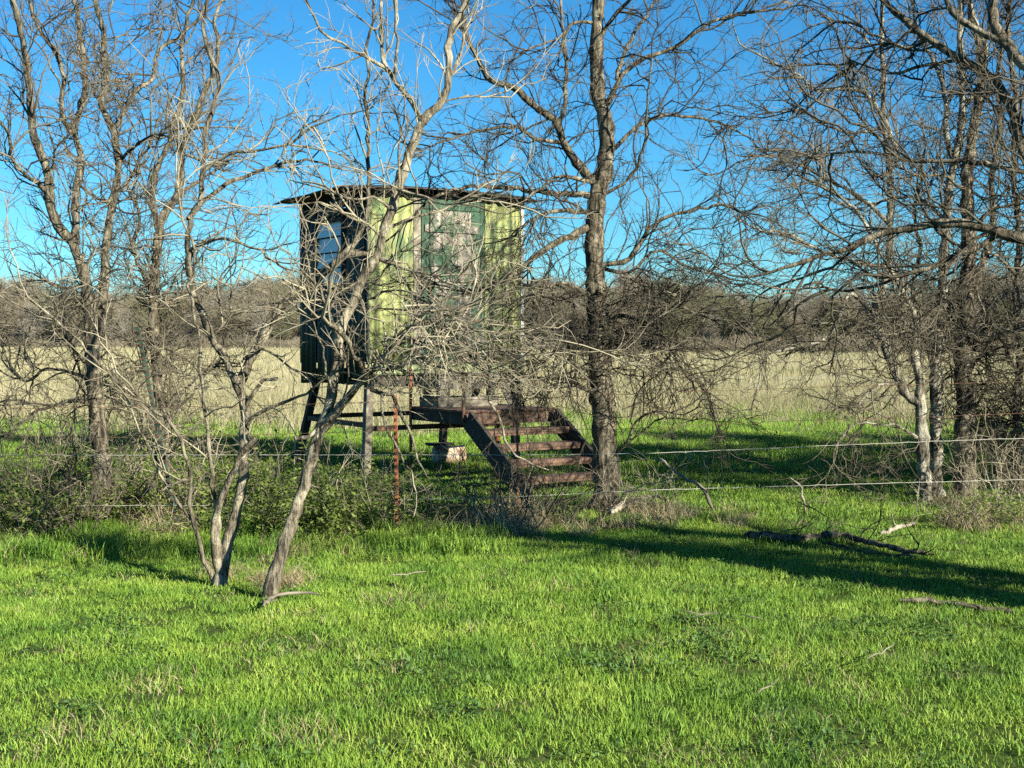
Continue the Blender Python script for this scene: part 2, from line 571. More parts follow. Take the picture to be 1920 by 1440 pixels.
def lawn():
    rng = random.Random(3)
    protos = []
    for k in range(5):
        protos.append(proto('grass_tuft', blade_arrays(120, 0.135, 0.016, 0.056, 0.0037, 0.6, rng), GRASS_M))
    for k in range(2):
        protos.append(proto('straw_tuft', blade_arrays(22, 0.14, 0.04, 0.10, 0.0032, 1.6, rng), STRAW_M))
    weed = leaf_mat('low_weed_leaf', [(0.3, (0.03, 0.075, 0.02)), (0.5, (0.06, 0.125, 0.03)), (0.7, (0.10, 0.17, 0.045))], 3.0, 0.2, 0.5)
    for k in range(2):      # low broad-leaved weeds
        V, Q = [], []
        for _ in range(46):
            a, rr, z = rng.random() * 6.283, 0.12 * math.sqrt(rng.random()), 0.015 + 0.045 * rng.random()
            c = Vector((rr * math.cos(a), rr * math.sin(a), z))
            u = Vector(unit(rng.gauss(0, 1), rng.gauss(0, 1), rng.gauss(0, 0.4)))
            t_ = Vector(unit(rng.gauss(0, 0.5), rng.gauss(0, 0.5), 1)).cross(u).normalized()
            l = 0.008 + 0.009 * rng.random()
            b = len(V)
            V += [c - u * l, c + t_ * l * 0.55, c + u * l, c - t_ * l * 0.55]
            Q.append((b, b + 1, b + 2, b + 3))
        protos.append(proto('weed_tuft', (V, Q, None), weed))
    dry = [(G(a, b), r_) for a, b, r_ in ((530, 1375, 0.30), (110, 1395, 0.32), (960, 1320, 0.14), (1420, 1250, 0.25), (1790, 1225, 0.2), (620, 1228, 0.18), (880, 1400, 0.2),
                                          (1250, 1410, 0.22), (745, 1140, 0.35), (1060, 1120, 0.2), (300, 1300, 0.2), (1600, 1290, 0.22), (1340, 1190, 0.2))]
    lush = [(G(a, b), r_) for a, b, r_ in ((1270, 1210, 0.45), (1420, 1240, 0.3), (760, 1250, 0.25), (1110, 1240, 0.3), (1690, 1180, 0.4), (880, 1340, 0.22), (1500, 1370, 0.3), (330, 1390, 0.25), (200, 1180, 0.3))]
    pts, rot, scl, idx = [], [], [], []

    def band(y0, y1, dens, s0, s1, straw):
        w0 = 0.384 * y1 + 2.5
        n = int((y1 - y0) * 2 * w0 * dens)
        for _ in range(n):
            y = y0 + (y1 - y0) * rng.random()
            x = (rng.random() * 2 - 1) * w0
            if abs(x) > 0.384 * y + 2.5: continue
            s = s0 + (s1 - s0) * rng.random()
            # lusher and thinner patches
            pz = 0.95 + 0.22 * math.sin(x * 2.1 + 3 * math.sin(y * 0.8)) * math.sin(y * 1.7 + x)
            pts.append((x, y, gz(x, y) - 0.008))
            rot.append((rng.gauss(0, 0.10), rng.gauss(0, 0.10), rng.random() * 6.283))
            scl.append((s, s, s * pz))
            dd = max([1 - math.hypot(x - c.x, (y - c.y) * 0.6) / r_ for c, r_ in dry])
            ll = max([1 - math.hypot(x - c.x, (y - c.y) * 0.6) / r_ for c, r_ in lush])
            q = rng.random()
            if q < straw * 0.45 + max(0, dd) * 0.45: idx.append(5 + rng.randrange(2))
            elif rng.random() < 0.04 + max(0, ll) * 0.4: idx.append(7 + rng.randrange(2))
            else: idx.append(rng.randrange(5))
    band(3.6, 7.5, 110, 0.75, 1.2, 0.10)
    band(7.5, 11.5, 95, 0.85, 1.2, 0.10)
    for _ in range(900):        # ranker grass along the foot of the brambles
        y = rng.uniform(9.9, 11.3)
        x = rng.uniform(-0.42 * y, -0.02 * y)
        s = rng.uniform(1.6, 3.0)
        pts.append((x, y, gz(x, y) - 0.008))
        rot.append((rng.gauss(0, 0.12), rng.gauss(0, 0.12), rng.random() * 6.283))
        scl.append((s * 0.8, s * 0.8, s))
        idx.append(rng.randrange(5))
    band(11.5, 16, 40, 1.1, 1.6, 0.10)
    band(16, 24, 22, 1.4, 2.2, 0.12)
    band(24, 34, 8, 2.0, 2.8, 0.3)
    scatter('grass', 'short bright green grass covering the verge and strip under the trees', pts, rot, scl, idx, protos)


def dry_field():
    rng = random.Random(5)
    protos = [proto('dry_tuft', blade_arrays(70, 0.5, 0.30, 0.78, 0.011, 0.6, rng), FIELD_M) for _ in range(4)]
    protos += [proto('dry_tuft_far', blade_arrays(60, 1.2, 0.35, 0.75, 0.035, 0.5, rng, 2), FIELD_M) for _ in range(3)]
    protos += [proto('grey_tuft', blade_arrays(70, 0.5, 0.22, 0.6, 0.010, 0.8, rng), FIELD_GREY_M) for _ in range(2)]
    pts, rot, scl, idx = [], [], [], []

    def band(y0, y1, dens, i0, i1, s0, s1):
        w = 0.40 * y1 + 4
        for _ in range(int((y1 - y0) * 2 * w * dens)):
            y = y0 + (y1 - y0) * rng.random()
            x = (rng.random() * 2 - 1) * w
            if abs(x) > 0.40 * y + 4: continue
            edge = 24.0 + 1.6 * math.sin(x * 0.45) + 1.2 * math.sin(x * 1.3 + 1)
            if y < edge and rng.random() > 0.06: continue
            if y < edge + 4 and rng.random() > 0.5: continue
            # greener swathe on the right, thinner
            if x > 2 and math.sin(y * 0.33 + x * 0.12) > 0.35 and rng.random() < 0.7: continue
            s = s0 + (s1 - s0) * rng.random()
            if x > 4: s *= 0.8
            pts.append((x, y, gz(x, y) - 0.01))
            rot.append((rng.gauss(0, 0.06), rng.gauss(0, 0.06), rng.random() * 6.283))
            scl.append((s, s, s * (0.75 + 0.5 * rng.random())))
            idx.append(7 + rng.randrange(2) if (x > 1 + rng.gauss(0, 1.5) and rng.random() < 0.75 and y < 70) else rng.randrange(i0, i1))
    band(19, 45, 4.2, 0, 4, 0.65, 1.05)
    band(45, 100, 0.9, 4, 7, 0.7, 1.0)
    band(100, 240, 0.28, 4, 7, 0.9, 1.3)
    scatter('dry_field_grass', 'tall dry tan grass filling the field behind the hunting blind', pts, rot, scl, idx, protos)


lawn()
dry_field()


# ------------------------------------------------------------------ twig growth shared by all bare trees
class Grower:
    def __init__(self, seed, jit=0.32, rise=0.05, lens=((0.45, 1.15), (0.18, 0.55), (0.06, 0.22)), gaps=(0.13, 0.10, 0.08),
                 rads=(0.0085, 0.0042, 0.0026), maxlvl=2, wide=1.0, zmin=0.03):
        self.r = random.Random(seed)
        self.t = Tubes()
        self.jit, self.rise, self.lens, self.gaps, self.rads, self.maxlvl, self.wide = jit, rise, lens, gaps, rads, maxlvl, wide
        self.zmin = zmin

    def side_dir(self, d):
        r = self.r
        while True:
            a = unit(r.gauss(0, 1), r.gauss(0, 1), r.gauss(0, 1))
            k = a[0] * d[0] + a[1] * d[1] + a[2] * d[2]
            s = (a[0] - k * d[0], a[1] - k * d[1], a[2] - k * d[2])
            if s[0] ** 2 + s[1] ** 2 + s[2] ** 2 > 0.1: break
        s = unit(*s)
        f = (0.25 + 0.75 * r.random()) * self.wide
        g = 1.1 - 0.5 * f
        return unit(d[0] * g + s[0] * f, d[1] * g + s[1] * f, d[2] * g + s[2] * f)

    def twig(self, p, d, lvl, L=None, r0=None, rise=None):
        r = self.r
        a, b = self.lens[lvl]
        if L is None: L = a + (b - a) * r.random() ** 1.4
        if r0 is None: r0 = self.rads[lvl] * (0.75 + 0.5 * r.random())
        rise = self.rise if rise is None else rise
        n = max(2, int(L / (0.10, 0.085, 0.07)[lvl]))
        n = min(n, 12)
        st = L / n
        x, y, z = p
        pts = [(x, y, z)]
        dirs = [d]
        j = self.jit
        for k in range(n):
            d = unit(d[0] + r.gauss(0, j), d[1] + r.gauss(0, j), d[2] + r.gauss(0, j) + rise)
            x, y, z = x + d[0] * st, y + d[1] * st, z + d[2] * st
            if z < self.zmin: break
            pts.append((x, y, z))
            dirs.append(d)
        if len(pts) < 2: return
        m = len(pts)
        self.t.add(pts, [r0 * (1 - 0.62 * k / (m - 1)) for k in range(m)], 4 if lvl == 0 else 3)
        if lvl < self.maxlvl:
            self.along(pts, dirs, lvl + 1, L, 0.12 if lvl == 0 else 0.15)

    def along(self, pts, dirs, lvl, L, skip=0.0, dens=1.0):
        r = self.r
        gap = self.gaps[lvl] / dens
        cnt = L * (1 - skip) / gap
        cnt = int(cnt) + (1 if r.random() < cnt - int(cnt) else 0)
        m = len(pts) - 1
        for _ in range(cnt):
            t = (skip + (1 - skip) * r.random()) * m
            k = min(int(t), m - 1)
            f = t - k
            a, b = pts[k], pts[k + 1]
            p = (a[0] + (b[0] - a[0]) * f, a[1] + (b[1] - a[1]) * f, a[2] + (b[2] - a[2]) * f)
            self.twig(p, self.side_dir(dirs[min(k + 1, len(dirs) - 1)]), lvl)


def smooth_path(pts, step, rng, wob=0.0):
    """Catmull-Rom through 3-D points with radius as 4th value, resampled"""
    A = np.array(pts, dtype=float)
    if len(A) == 2: A = np.array([A[0], (A[0] + A[1]) / 2, A[1]])
    Pd = np.vstack([2 * A[0] - A[1], A, 2 * A[-1] - A[-2]])
    out = []
    for i in range(1, len(Pd) - 2):
        p0, p1, p2, p3 = Pd[i - 1], Pd[i], Pd[i + 1], Pd[i + 2]
        n = max(1, int(np.linalg.norm(p2[:3] - p1[:3]) / step))
        for k in range(n):
            t = k / n
            q = 0.5 * ((2 * p1) + (-p0 + p2) * t + (2 * p0 - 5 * p1 + 4 * p2 - p3) * t * t + (-p0 + 3 * p1 - 3 * p2 + p3) * t ** 3)
            out.append(q)
    out.append(Pd[-2])
    out = np.array(out)
    if wob:
        out[1:-1, :3] += rng.normal(0, wob, (len(out) - 2, 3))
    out[:, 3] = np.maximum(out[:, 3], 0.002)
    return out


class Tree:
    """a bare tree whose trunk and limbs are given as photo paths; depth comes from the foot on the ground"""
    def __init__(self, name, label, cat, foot_px, seed, bark, twig, group=None, depth=None, **gk):
        self.foot = G(*foot_px)
        if depth: self.foot = Vector((P(foot_px[0], foot_px[1], depth).x, depth, 0))
        self.D = self.foot.y
        self.o = thing(name, label, cat, self.foot, group)
        self.bark, self.twigm = bark, twig
        self.g = Grower(seed, **gk)
        self.rng = np.random.default_rng(seed)
        self.paths = []     # (px,py,Y) samples
        self.n = 0

    def depth_at(self, px, py):
        best, D = 1e9, self.D
        for a, b, Y in self.paths:
            d = (a - px) ** 2 + (b - py) ** 2
            if d < best: best, D = d, Y
        return D

    def limb(self, pts, r0, r1, dy=0.0, dens=1.0, skip=0.05, name='limb', rise=None, y0=None, power=0.8, tip=0.8, bark=None):
        """pts: photo pixels, r0/r1: radius in photo px at start/end, dy: how far its tip leans away from (+) or to (-) the camera"""
        Y = self.depth_at(*pts[0]) if y0 is None else y0
        n = len(pts)
        seg = [0.0]
        for a, b in zip(pts, pts[1:]): seg.append(seg[-1] + math.hypot(a[0] - b[0], a[1] - b[1]))
        W = []
        for (px, py), s in zip(pts, seg):
            t = s / seg[-1]
            yy = Y + dy * t
            q = P(px, py, yy)
            W.append((q.x, q.y, q.z, (r0 + (r1 - r0) * t ** power) * yy / F))
        thick = r0 > 9
        sp = smooth_path(W, 0.05 if thick else 0.06, self.rng, 0.004 if thick else 0.006)
        ph = self.rng.random() * 6
        rr = sp[:, 3] * (1 + 0.07 * np.sin(np.arange(len(sp)) * 0.9 + ph) + self.rng.normal(0, 0.05, len(sp)))
        if name == 'trunk':
            h = sp[:, 2] - sp[0, 2]
            rr = rr * (1 + 0.40 * np.exp(-np.maximum(h, 0) / 0.10))
            sp[0, 2] = -0.08
        tb = Tubes()
        sides = 14 if r0 > 14 else (9 if r0 > 6 else 6)
        tb.add(sp[:, :3], rr, sides)
        V, Q = tb.arrays()
        if sides >= 9:       # furrowed, uneven bark outline
            C = np.repeat(sp[:, :3], sides, axis=0)
            V = C + (V - C) * (1 + np.clip(self.rng.normal(0, 0.07, (len(V), 1)), -0.15, 0.15))
        mesh_np(name, V, Q, bark or self.bark, self.o)
        t = np.linspace(0, 1, len(sp))
        # photo pixels of the samples, for attaching further limbs
        tt = np.array(seg) / seg[-1]
        pxs = np.array(pts, float)
        for q in np.linspace(0, 1, 40):
            self.paths.append((np.interp(q, tt, pxs[:, 0]), np.interp(q, tt, pxs[:, 1]), Y + dy * q))
        if dens > 0:
            L = float(np.sum(np.linalg.norm(np.diff(sp[:, :3], axis=0), axis=1)))
            d = np.diff(sp[:, :3], axis=0)
            d = np.vstack([d[:1], d])
            d /= np.linalg.norm(d, axis=1, keepdims=True) + 1e-9
            keep = self.g.rise
            if rise is not None: self.g.rise = rise
            self.g.along([tuple(p) for p in sp[:, :3]], [tuple(x) for x in d], 0, L, skip, dens)
            e, dd = tuple(sp[-1, :3]), tuple(d[-1])
            if tip and r1 < 4.2: self.g.twig(e, dd, 0, tip, max(0.003, rr[-1] * 0.9))
            self.g.rise = keep
        self.n += 1

    def spray(self, px, py, n, dirs, L=(0.3, 0.9), rise=-0.06, lvl=0, sp=0):
        """a knot of dead twigs bursting from one place on the tree; dirs is (right, away, up)"""
        r = self.g.r
        keep = self.g.rise
        self.g.rise = rise
        Y = self.depth_at(px, py)
        for _ in range(n):
            q = P(px + r.gauss(0, sp), py + r.gauss(0, sp), Y)
            d = unit(dirs[0] + r.gauss(0, 0.45), dirs[1] + r.gauss(0, 0.6), dirs[2] + r.gauss(0, 0.45))
            self.g.twig(tuple(q), d, lvl, L[0] + (L[1] - L[0]) * r.random())
        self.g.rise = keep

    def done(self):
        c = self.g.t.build('crown', self.twigm, self.o)
        return self.o


# ------------------------------------------------------------------ hunting blind, on four legs
A = math.radians(33)
E = Vector((math.cos(A), math.sin(A), 0))        # along the front wall, to the right
N = Vector((math.sin(A), -math.cos(A), 0))       # out of the front wall
K0 = Vector((-1.697, 15.716, 0))                 # near corner
BW, BL = 2.18, 1.906
Z0, Z1 = 1.10, 3.36
UP = Vector((0, 0, 1))


def bp(s, t, z):
    """blind coordinates: s along the front wall, t back from it, z up"""
    return K0 + E * s - N * t + UP * z


def sheet(name, o, du, dz, out, m, parent, pitch=0.15, amp=0.017, thick=0.003, seed=0):
    """one corrugated sheet from corner o along du, dz high, bulging along out"""
    L = du.length
    n = max(6, int(L / pitch * 10))
    rng = random.Random(seed)
    V, Q = [], []
    tilt = rng.uniform(-0.006, 0.006)
    for side in (0, 1):
        for k in range(n + 1):
            x = L * k / n
            h = amp * math.cos(2 * math.pi * x / pitch) - side * thick
            for j in range(4):
                w = 0.004 * math.sin(x * 5 + j * 1.7 + seed) + tilt * j / 3
                V.append(o + du * (k / n) + UP * (dz * j / 3) + out * (h + w))
    m4 = 4
    off = (n + 1) * m4
    for k in range(n):
        for j in range(3):
            a = k * m4 + j
            Q.append((a, a + m4, a + m4 + 1, a + 1))
            Q.append((off + a, off + a + 1, off + a + m4 + 1, off + a + m4))
    for k in range(n):
        for j, fl in ((0, 0), (3, 1)):
            a = k * m4 + j
            q = (a, off + a, off + a + m4, a + m4)
            Q.append(q if fl == 0 else q[::-1])
    return mesh_np(name, V, Q, m, parent)


def build_blind():
    b = thing('hunting_blind', 'raised green corrugated metal hunting blind on legs behind the bare trees', 'hunting blind', bp(BW / 2, BL / 2, 0))
    # floor platform and joists
    mb = MB(); mb.box(bp(0.02, 0.02, Z0 + 0.10), E * (BW - 0.04), -N * (BL - 0.04), UP * 0.05); mb.build('floor_deck', WOOD_DARK, b)
    for t in (0.0, BL - 0.09):
        mb = MB(); mb.box(bp(-0.01, t, Z0 - 0.04), E * (BW + 0.02), -N * 0.09, UP * 0.137); mb.build('floor_beam', WOOD_DARK, b)
    for k in range(5):
        s = 0.03 + k * (BW - 0.11) / 4
        mb = MB(); mb.box(bp(s, 0.095, Z0 - 0.02), E * 0.05, -N * (BL - 0.19), UP * 0.115); mb.build('joist', WOOD_DARK, b)
    # front wall sheets
    x = 0.0
    for i, (s0, s1, m) in enumerate(((0.0, 0.30, SHEET_LIGHT), (0.302, 0.592, SHEET_LIGHT), (1.60, 1.87, SHEET_LIGHT), (1.872, 2.135, SHEET_LIGHT))):
        sheet('wall_sheet', bp(s0, -0.015 - 0.004 * (i % 2), Z0 + 0.24), E * (s1 - s0), Z1 - Z0 - 0.24, N, m, b, seed=i)
    mb = MB(); mb.box(bp(-0.01, -0.055, Z0 + 0.10), E * (BW + 0.02), -N * 0.05, UP * 0.12); mb.build('sill', SILL_M, b, 0.02)
    mb = MB(); mb.box(bp(0.597, -0.035, Z0 + 0.222), E * 0.10, -N * 0.04, UP * (Z1 - Z0 - 0.225)); mb.build('door_post', WOOD_GREY, b)
    mb = MB(); mb.box(bp(1.535, -0.035, Z0 + 0.222), E * 0.06, -N * 0.04, UP * (Z1 - Z0 - 0.225)); mb.build('door_post', PEEL_LESS, b)
    # plywood door built of upright boards, header above it
    d = MB(); d.box(bp(0.70, -0.02, Z0 + 0.23), E * 0.832, -N * 0.02, UP * 1.86)
    door = d.build('door', PEEL, b)
    for s0, s1, m in ((0.703, 0.86, PEEL_LESS), (0.864, 0.985, PEEL), (0.989, 1.20, PEEL), (1.204, 1.40, PEEL_MORE), (1.404, 1.53, PEEL_LESS)):
        q = MB(); q.box(bp(s0, -0.042, Z0 + 0.24 + 0.01 * (s0 * 7 % 1)), E * (s1 - s0), -N * 0.020, UP * 1.83); q.build('board', m, door, 0.003)
    for z in (Z0 + 0.42, Z0 + 1.22, Z0 + 1.82):
        q = MB(); q.box(bp(0.74, -0.064, z), E * 0.75, -N * 0.020, UP * 0.09); q.build('brace', PEEL if z > 2 else PEEL_MORE, door, 0.003)
    q = MB(); q.bar(bp(0.80, -0.07, 2.15), bp(0.80, -0.07, 2.32), 0.02, 0.02, N); q.build('handle', RUST_DARK, door, 0.003)
    mb = MB(); mb.box(bp(0.70, -0.03, Z1 - 0.165), E * 0.832, -N * 0.03, UP * 0.16); mb.build('header', PEEL_LESS, b)
    mb = MB(); mb.box(bp(2.138, -0.032, Z0 + 0.224), E * 0.05, -N * 0.05, UP * (Z1 - Z0 - 0.23)); mb.build('corner_trim', WHITE_M, b)
    mb = MB(); mb.box(bp(-0.022, -0.034, Z0 + 0.224), E * 0.028, -N * 0.05, UP * (Z1 - Z0 - 0.23)); mb.build('corner_trim', SHEET_DARK, b)
    # left wall sheets round the window
    wt0, wt1, wz0, wz1 = 0.57, 1.37, 2.26, 3.11
    LW = -E
    lo = Z0 - 0.02
    for i, (t0, t1, z0, z1) in enumerate(((0.02, wt0, lo, Z1), (wt0 + 0.002, wt1 - 0.002, lo, wz0), (wt0 + 0.002, wt1 - 0.002, wz1, Z1), (wt1, BL, lo, Z1))):
        sheet('wall_sheet', bp(-0.018 - 0.002 * (i % 2), t0, z0), -N * (t1 - t0), z1 - z0, LW, SHEET_DARK, b, seed=10 + i)
    w = MB()
    fw = 0.045
    w.box(bp(-0.055, wt0, wz0), E * 0.06, -N * (wt1 - wt0), UP * fw)
    w.box(bp(-0.055, wt0, wz1 - fw), E * 0.06, -N * (wt1 - wt0), UP * fw)
    w.box(bp(-0.054, wt0, wz0 + fw), E * 0.058, -N * fw, UP * (wz1 - wz0 - 2 * fw))
    w.box(bp(-0.054, wt1 - fw, wz0 + fw), E * 0.058, -N * fw, UP * (wz1 - wz0 - 2 * fw))
    win = w.build('window', WOOD_DARK, b)
    ph = (wz1 - wz0 - 2 * fw) / 4
    for k in range(4):
        z = wz0 + fw + k * ph
        q = MB()
        o = bp(-0.045, wt0 + fw + 0.005, z + 0.012)
        q.box(o, E * 0.006, -N * (wt1 - wt0 - 2 * fw - 0.01), UP * (ph - 0.012) + E * 0.03)
        q.build('pane', PANE_M, win, 0.001)
    # right and back walls
    sheet('wall_sheet', bp(BW + 0.018, 0.02, lo + 0.24), -N * (BL - 0.02), Z1 - lo - 0.24, E, SHEET_DARK, b, seed=20)
    sheet('wall_sheet', bp(0, BL + 0.02, lo + 0.24), E * BW, Z1 - lo - 0.24, -N, SHEET_DARK, b, seed=21)
    # roof sheet: thin, overhanging, edges curled down
    n = 26
    V, Q = [], []
    s0, s1, t0, t1 = -0.27, BW + 0.2, -0.22, BL + 0.22
    for side in (0, 1):
        for i in range(n + 1):
            for j in range(n + 1):
                s = s0 + (s1 - s0) * i / n
                t = t0 + (t1 - t0) * j / n
                u, v = i / n * 2 - 1, j / n * 2 - 1
                z = Z1 + 0.115 - 0.05 * u ** 4 - 0.045 * v ** 4 + 0.012 * math.cos(s / 0.20 * 6.283) - 0.025 * (i / n) + 0.01 * math.sin(t * 4 + s * 2) - side * 0.018
                V.append(bp(s, t, z))
    off = (n + 1) ** 2
    for i in range(n):
        for j in range(n):
            a = i * (n + 1) + j
            Q.append((a, a + n + 1, a + n + 2, a + 1))
            Q.append((off + a, off + a + 1, off + a + n + 2, off + a + n + 1))
    for i in range(n):
        for a, c in ((i, i + 1), (n * (n + 1) + i, n * (n + 1) + i + 1), (i * (n + 1), (i + 1) * (n + 1)), (i * (n + 1) + n, (i + 1) * (n + 1) + n)):
            Q.append((a, c, off + c, off + a))
    roof = mesh_np('roof', V, Q, ROOF_M, b)
    for k in range(5):
        s = 0.05 + k * (BW - 0.14) / 4
        q = MB(); q.box(bp(s, -0.16, Z1 + 0.001), E * 0.04, -N * (BL + 0.32), UP * 0.05); q.build('rafter', WOOD_DARK, roof)
    # legs, splayed a little, and cross rails
    feet = {}
    for (s, t) in ((0.06, 0.10), (BW - 0.06, 0.10), (0.16, BL - 0.10), (BW - 0.06, BL - 0.10)):
        top = bp(s, t, Z0 - 0.04)
        sp = Vector((0, 0, 0)) - N * (0.32 if t > 1 else 0.0) + E * (-0.16 if s < 1 else 0.10) * (1 if t > 1 else 0.3)
        ft = top + sp
        ft.z = -0.1
        q = MB(); q.bar(ft, top, 0.09, 0.09, N)
        q.build('leg', WOOD_GREY if (s < 1 and t < 1) else WOOD_DARK, b)
        feet[(s < 1, t < 1)] = (ft, top)

    def on(k, z):
        f, t = feet[k]
        return f + (t - f) * ((z + 0.1) / (t.z + 0.1))
    for a, c, z in (((True, True), (False, True), 0.56), ((True, False), (False, False), 0.62), ((True, True), (True, False), 0.60)):
        q = MB(); q.bar(on(a, z), on(c, z), 0.05, 0.06); q.build('cross_rail', RUST_DARK, b)


build_blind()


# ------------------------------------------------------------------ stairs with landing in front of the blind door
def build_stairs():
    A0 = Vector((-0.526, 14.94, 0))           # landing, near corner
    LWID, LDEP, LZ = 1.22, 1.25, 0.79

    def q(s, t, z): return A0 + E * s - N * t + UP * z
    st = thing('landing_stairs', 'rusty brown open stair with landing leading up to the blind', 'stairs', q(LWID / 2, 0, 0))
    h = 0.13
    mb = MB(); mb.box(q(0, 0, LZ - h), E * LWID, -N * 0.045, UP * h); mb.build('landing_rim', WOOD_BROWN, st)
    mb = MB(); mb.box(q(0, LDEP - 0.045, LZ - h), E * LWID, -N * 0.045, UP * h); mb.build('landing_rim', WOOD_DARK, st)
    mb = MB(); mb.box(q(0, 0.048, LZ - h), E * 0.045, -N * (LDEP - 0.096), UP * h); mb.build('landing_rim', WOOD_DARK, st)
    mb = MB(); mb.box(q(LWID - 0.045, 0.048, LZ - h), E * 0.045, -N * (LDEP - 0.096), UP * h); mb.build('landing_rim', WOOD_DARK, st)
    nb = 8
    for k in range(nb):
        t = k * LDEP / nb
        mb = MB(); mb.box(q(-0.012, t - 0.015, LZ + 0.002), E * (LWID + 0.024), -N * (LDEP / nb - 0.012), UP * 0.03); mb.build('deck_board', WOOD_BROWN, st)
    # stringers and treads
    run = 1.12
    for s in (0.0, LWID - 0.05):
        a = q(s + 0.025, 0.0, LZ - 0.07) + N * 0.03
        c = q(s + 0.025, 0.0, -0.05) + N * (run + 0.12)
        mb = MB(); mb.bar(a, c, 0.05, 0.24, UP); mb.build('stringer', WOOD_DARK, st)
    for k in range(1, 5):
        z = LZ * (1 - k / 5) - 0.01
        off = run * k / 5 + 0.03
        mb = MB()
        mb.box(q(0.052, 0, z - 0.045) + N * (off - 0.12), E * (LWID - 0.104), N * 0.25, UP * 0.045)
        mb.box(q(0.052, 0, z - 0.072) + N * (off + 0.10), E * (LWID - 0.104), N * 0.028, UP * 0.025)
        mb.build('tread', WOOD_BROWN, st)
    # landing posts and handrail stubs
    for (s, t, top, m, r) in ((-0.022, LDEP - 0.02, 1.30, RUST, 0.018), (-0.022, 0.0, 1.31, RUST_DARK, 0.018), (LWID * 0.48, 0.25, LZ - 0.01, RUST, 0.03), (LWID - 0.10, LDEP - 0.15, LZ - 0.01, RUST_DARK, 0.03)):
        z0 = LZ - 0.1 if (t == 0.0 and s < 0) else -0.1
        tb = Tubes(); tb.add([tuple(q(s, t, z0)), tuple(q(s, t, (z0 + top) / 2)), tuple(q(s, t, top))], [r, r, r], 8)
        tb.build('post', m, st)


build_stairs()


def build_pallet():
    """slatted wooden step box standing on the landing by the door"""
    Zb, H, W, Dp = 0.822, 0.40, 0.83, 0.46
    s0 = 0.65

    def q(s, t, z): return bp(s0 + s, -0.53 + t, Zb + z)
    p = thing('slatted_step_box', 'weathered grey slatted wooden step box standing on the stair landing', 'box', q(W / 2, Dp / 2, 0))
    for (s, t) in ((0.03, 0.025), (W - 0.11, 0.025), (0.03, Dp - 0.105), (W - 0.11, Dp - 0.105), (W * 0.46, 0.025)):
        mb = MB(); mb.box(q(s, t, 0.0), E * 0.08, -N * 0.08, UP * (H - 0.024)); mb.build('corner_block', WOOD_GREY, p)
    for z, hh in ((0.0, 0.115), (0.215, 0.15)):
        mb = MB(); mb.box(q(0, 0, z), E * W, -N * 0.022, UP * hh); mb.build('slat', WOOD_GREY, p)
        mb = MB(); mb.box(q(0, Dp - 0.022, z), E * W, -N * 0.022, UP * hh); mb.build('slat', WOOD_GREY, p)
        mb = MB(); mb.box(q(0.002, 0.024, z), E * 0.022, -N * (Dp - 0.048), UP * hh); mb.build('slat', WOOD_GREY, p)
        mb = MB(); mb.box(q(W - 0.024, 0.024, z), E * 0.022, -N * (Dp - 0.048), UP * hh); mb.build('slat', WOOD_GREY, p)
    for k in range(4):
        mb = MB(); mb.box(q(-0.012, -0.01 + k * 0.122, H - 0.022), E * (W + 0.024), -N * 0.112, UP * 0.022); mb.build('top_board', WOOD_GREY, p)
    mb = MB(); mb.box(q(0.02, 0.03, H + 0.002), E * 0.20, -N * 0.09, UP * 0.05)
    o = mb.build('wood_offcut', wood_mat('pale_offcut', (0.22, 0.21, 0.12), (0.32, 0.30, 0.18), (0.40, 0.38, 0.26)), None, 0.01)
    tag(o, 'small pale block lying on top of the slatted step box', 'block')
    mb = MB(); mb.bar(q(W + 0.05, 0.1, 0.41), q(W + 0.24, 0.06, 0.0), 0.09, 0.02, N)
    tag(mb.build('leaning_board', WOOD_GREY, None), 'grey weathered board leaning against the slatted step box', 'board')


build_pallet()


def build_drum():
    c = G(842, 872)
    d = thing('battered_drum', 'battered white and rust drum lying under the blind', 'drum', c)
    ax = Vector((0.94, 0.34, 0))
    pr = [(0.0, 0.02), (0.0, 0.125), (0.012, 0.135), (0.03, 0.128), (0.13, 0.125), (0.14, 0.133), (0.155, 0.126), (0.26, 0.124), (0.27, 0.132), (0.285, 0.125), (0.36, 0.126), (0.38, 0.134), (0.392, 0.124), (0.392, 0.02)]
    tb = Tubes()
    pts = [tuple(c + ax * (u - 0.2) + UP * 0.12) for u, r in pr]
    # rings need distinct centres: nudge the caps
    pts = [tuple(Vector(p) + ax * (0.0004 * i)) for i, p in enumerate(pts)]
    tb.add(pts, [r for u, r in pr], 18)
    tb.build('barrel_shell', DRUM_M, d)
    q = MB(); q.box(c + ax * -0.16 + Vector((-0.1, 0.0, 0.245)), ax * 0.34, Vector((-0.07, 0.19, 0)), UP * 0.03); q.build('lid', WOOD_DARK, d)


build_drum()


# ------------------------------------------------------------------ fence: steel posts and wire strands
def fence_y(px): return 10.95 + max(0, (px - 745)) / 1200 * 1.0


def t_post(name, label, foot, top, m, stud=True, wide=0.034):
    foot, top = Vector(foot), Vector(top)
    o = thing(name, label, 'fence post', foot, 'steel posts of the wire fence')
    ax = (top - foot)
    mb = MB()
    b0 = foot - ax.normalized() * 0.15
    mb.bar(b0, top, wide, 0.006, (0, 1, 0))
    mb.bar(b0 + Vector((0, 0.022, 0)), top + Vector((0, 0.022, 0)), 0.006, 0.038, (0, 1, 0))
    mb.build('flange', m, o, 0.001)
    if stud:
        s = MB()
        L = ax.length
        k = 0
        z = 0.06
        while z < L - 0.03:
            c = foot + ax * (z / L)
            s.box(c + Vector((-0.009, -0.014, 0)), (0.018, 0, 0), (0, 0.0105, 0), ax.normalized() * 0.022)
            z += 0.055
        s.build('stud_row', STUD_M, o, 0)['kind'] = 'stuff'
    return o


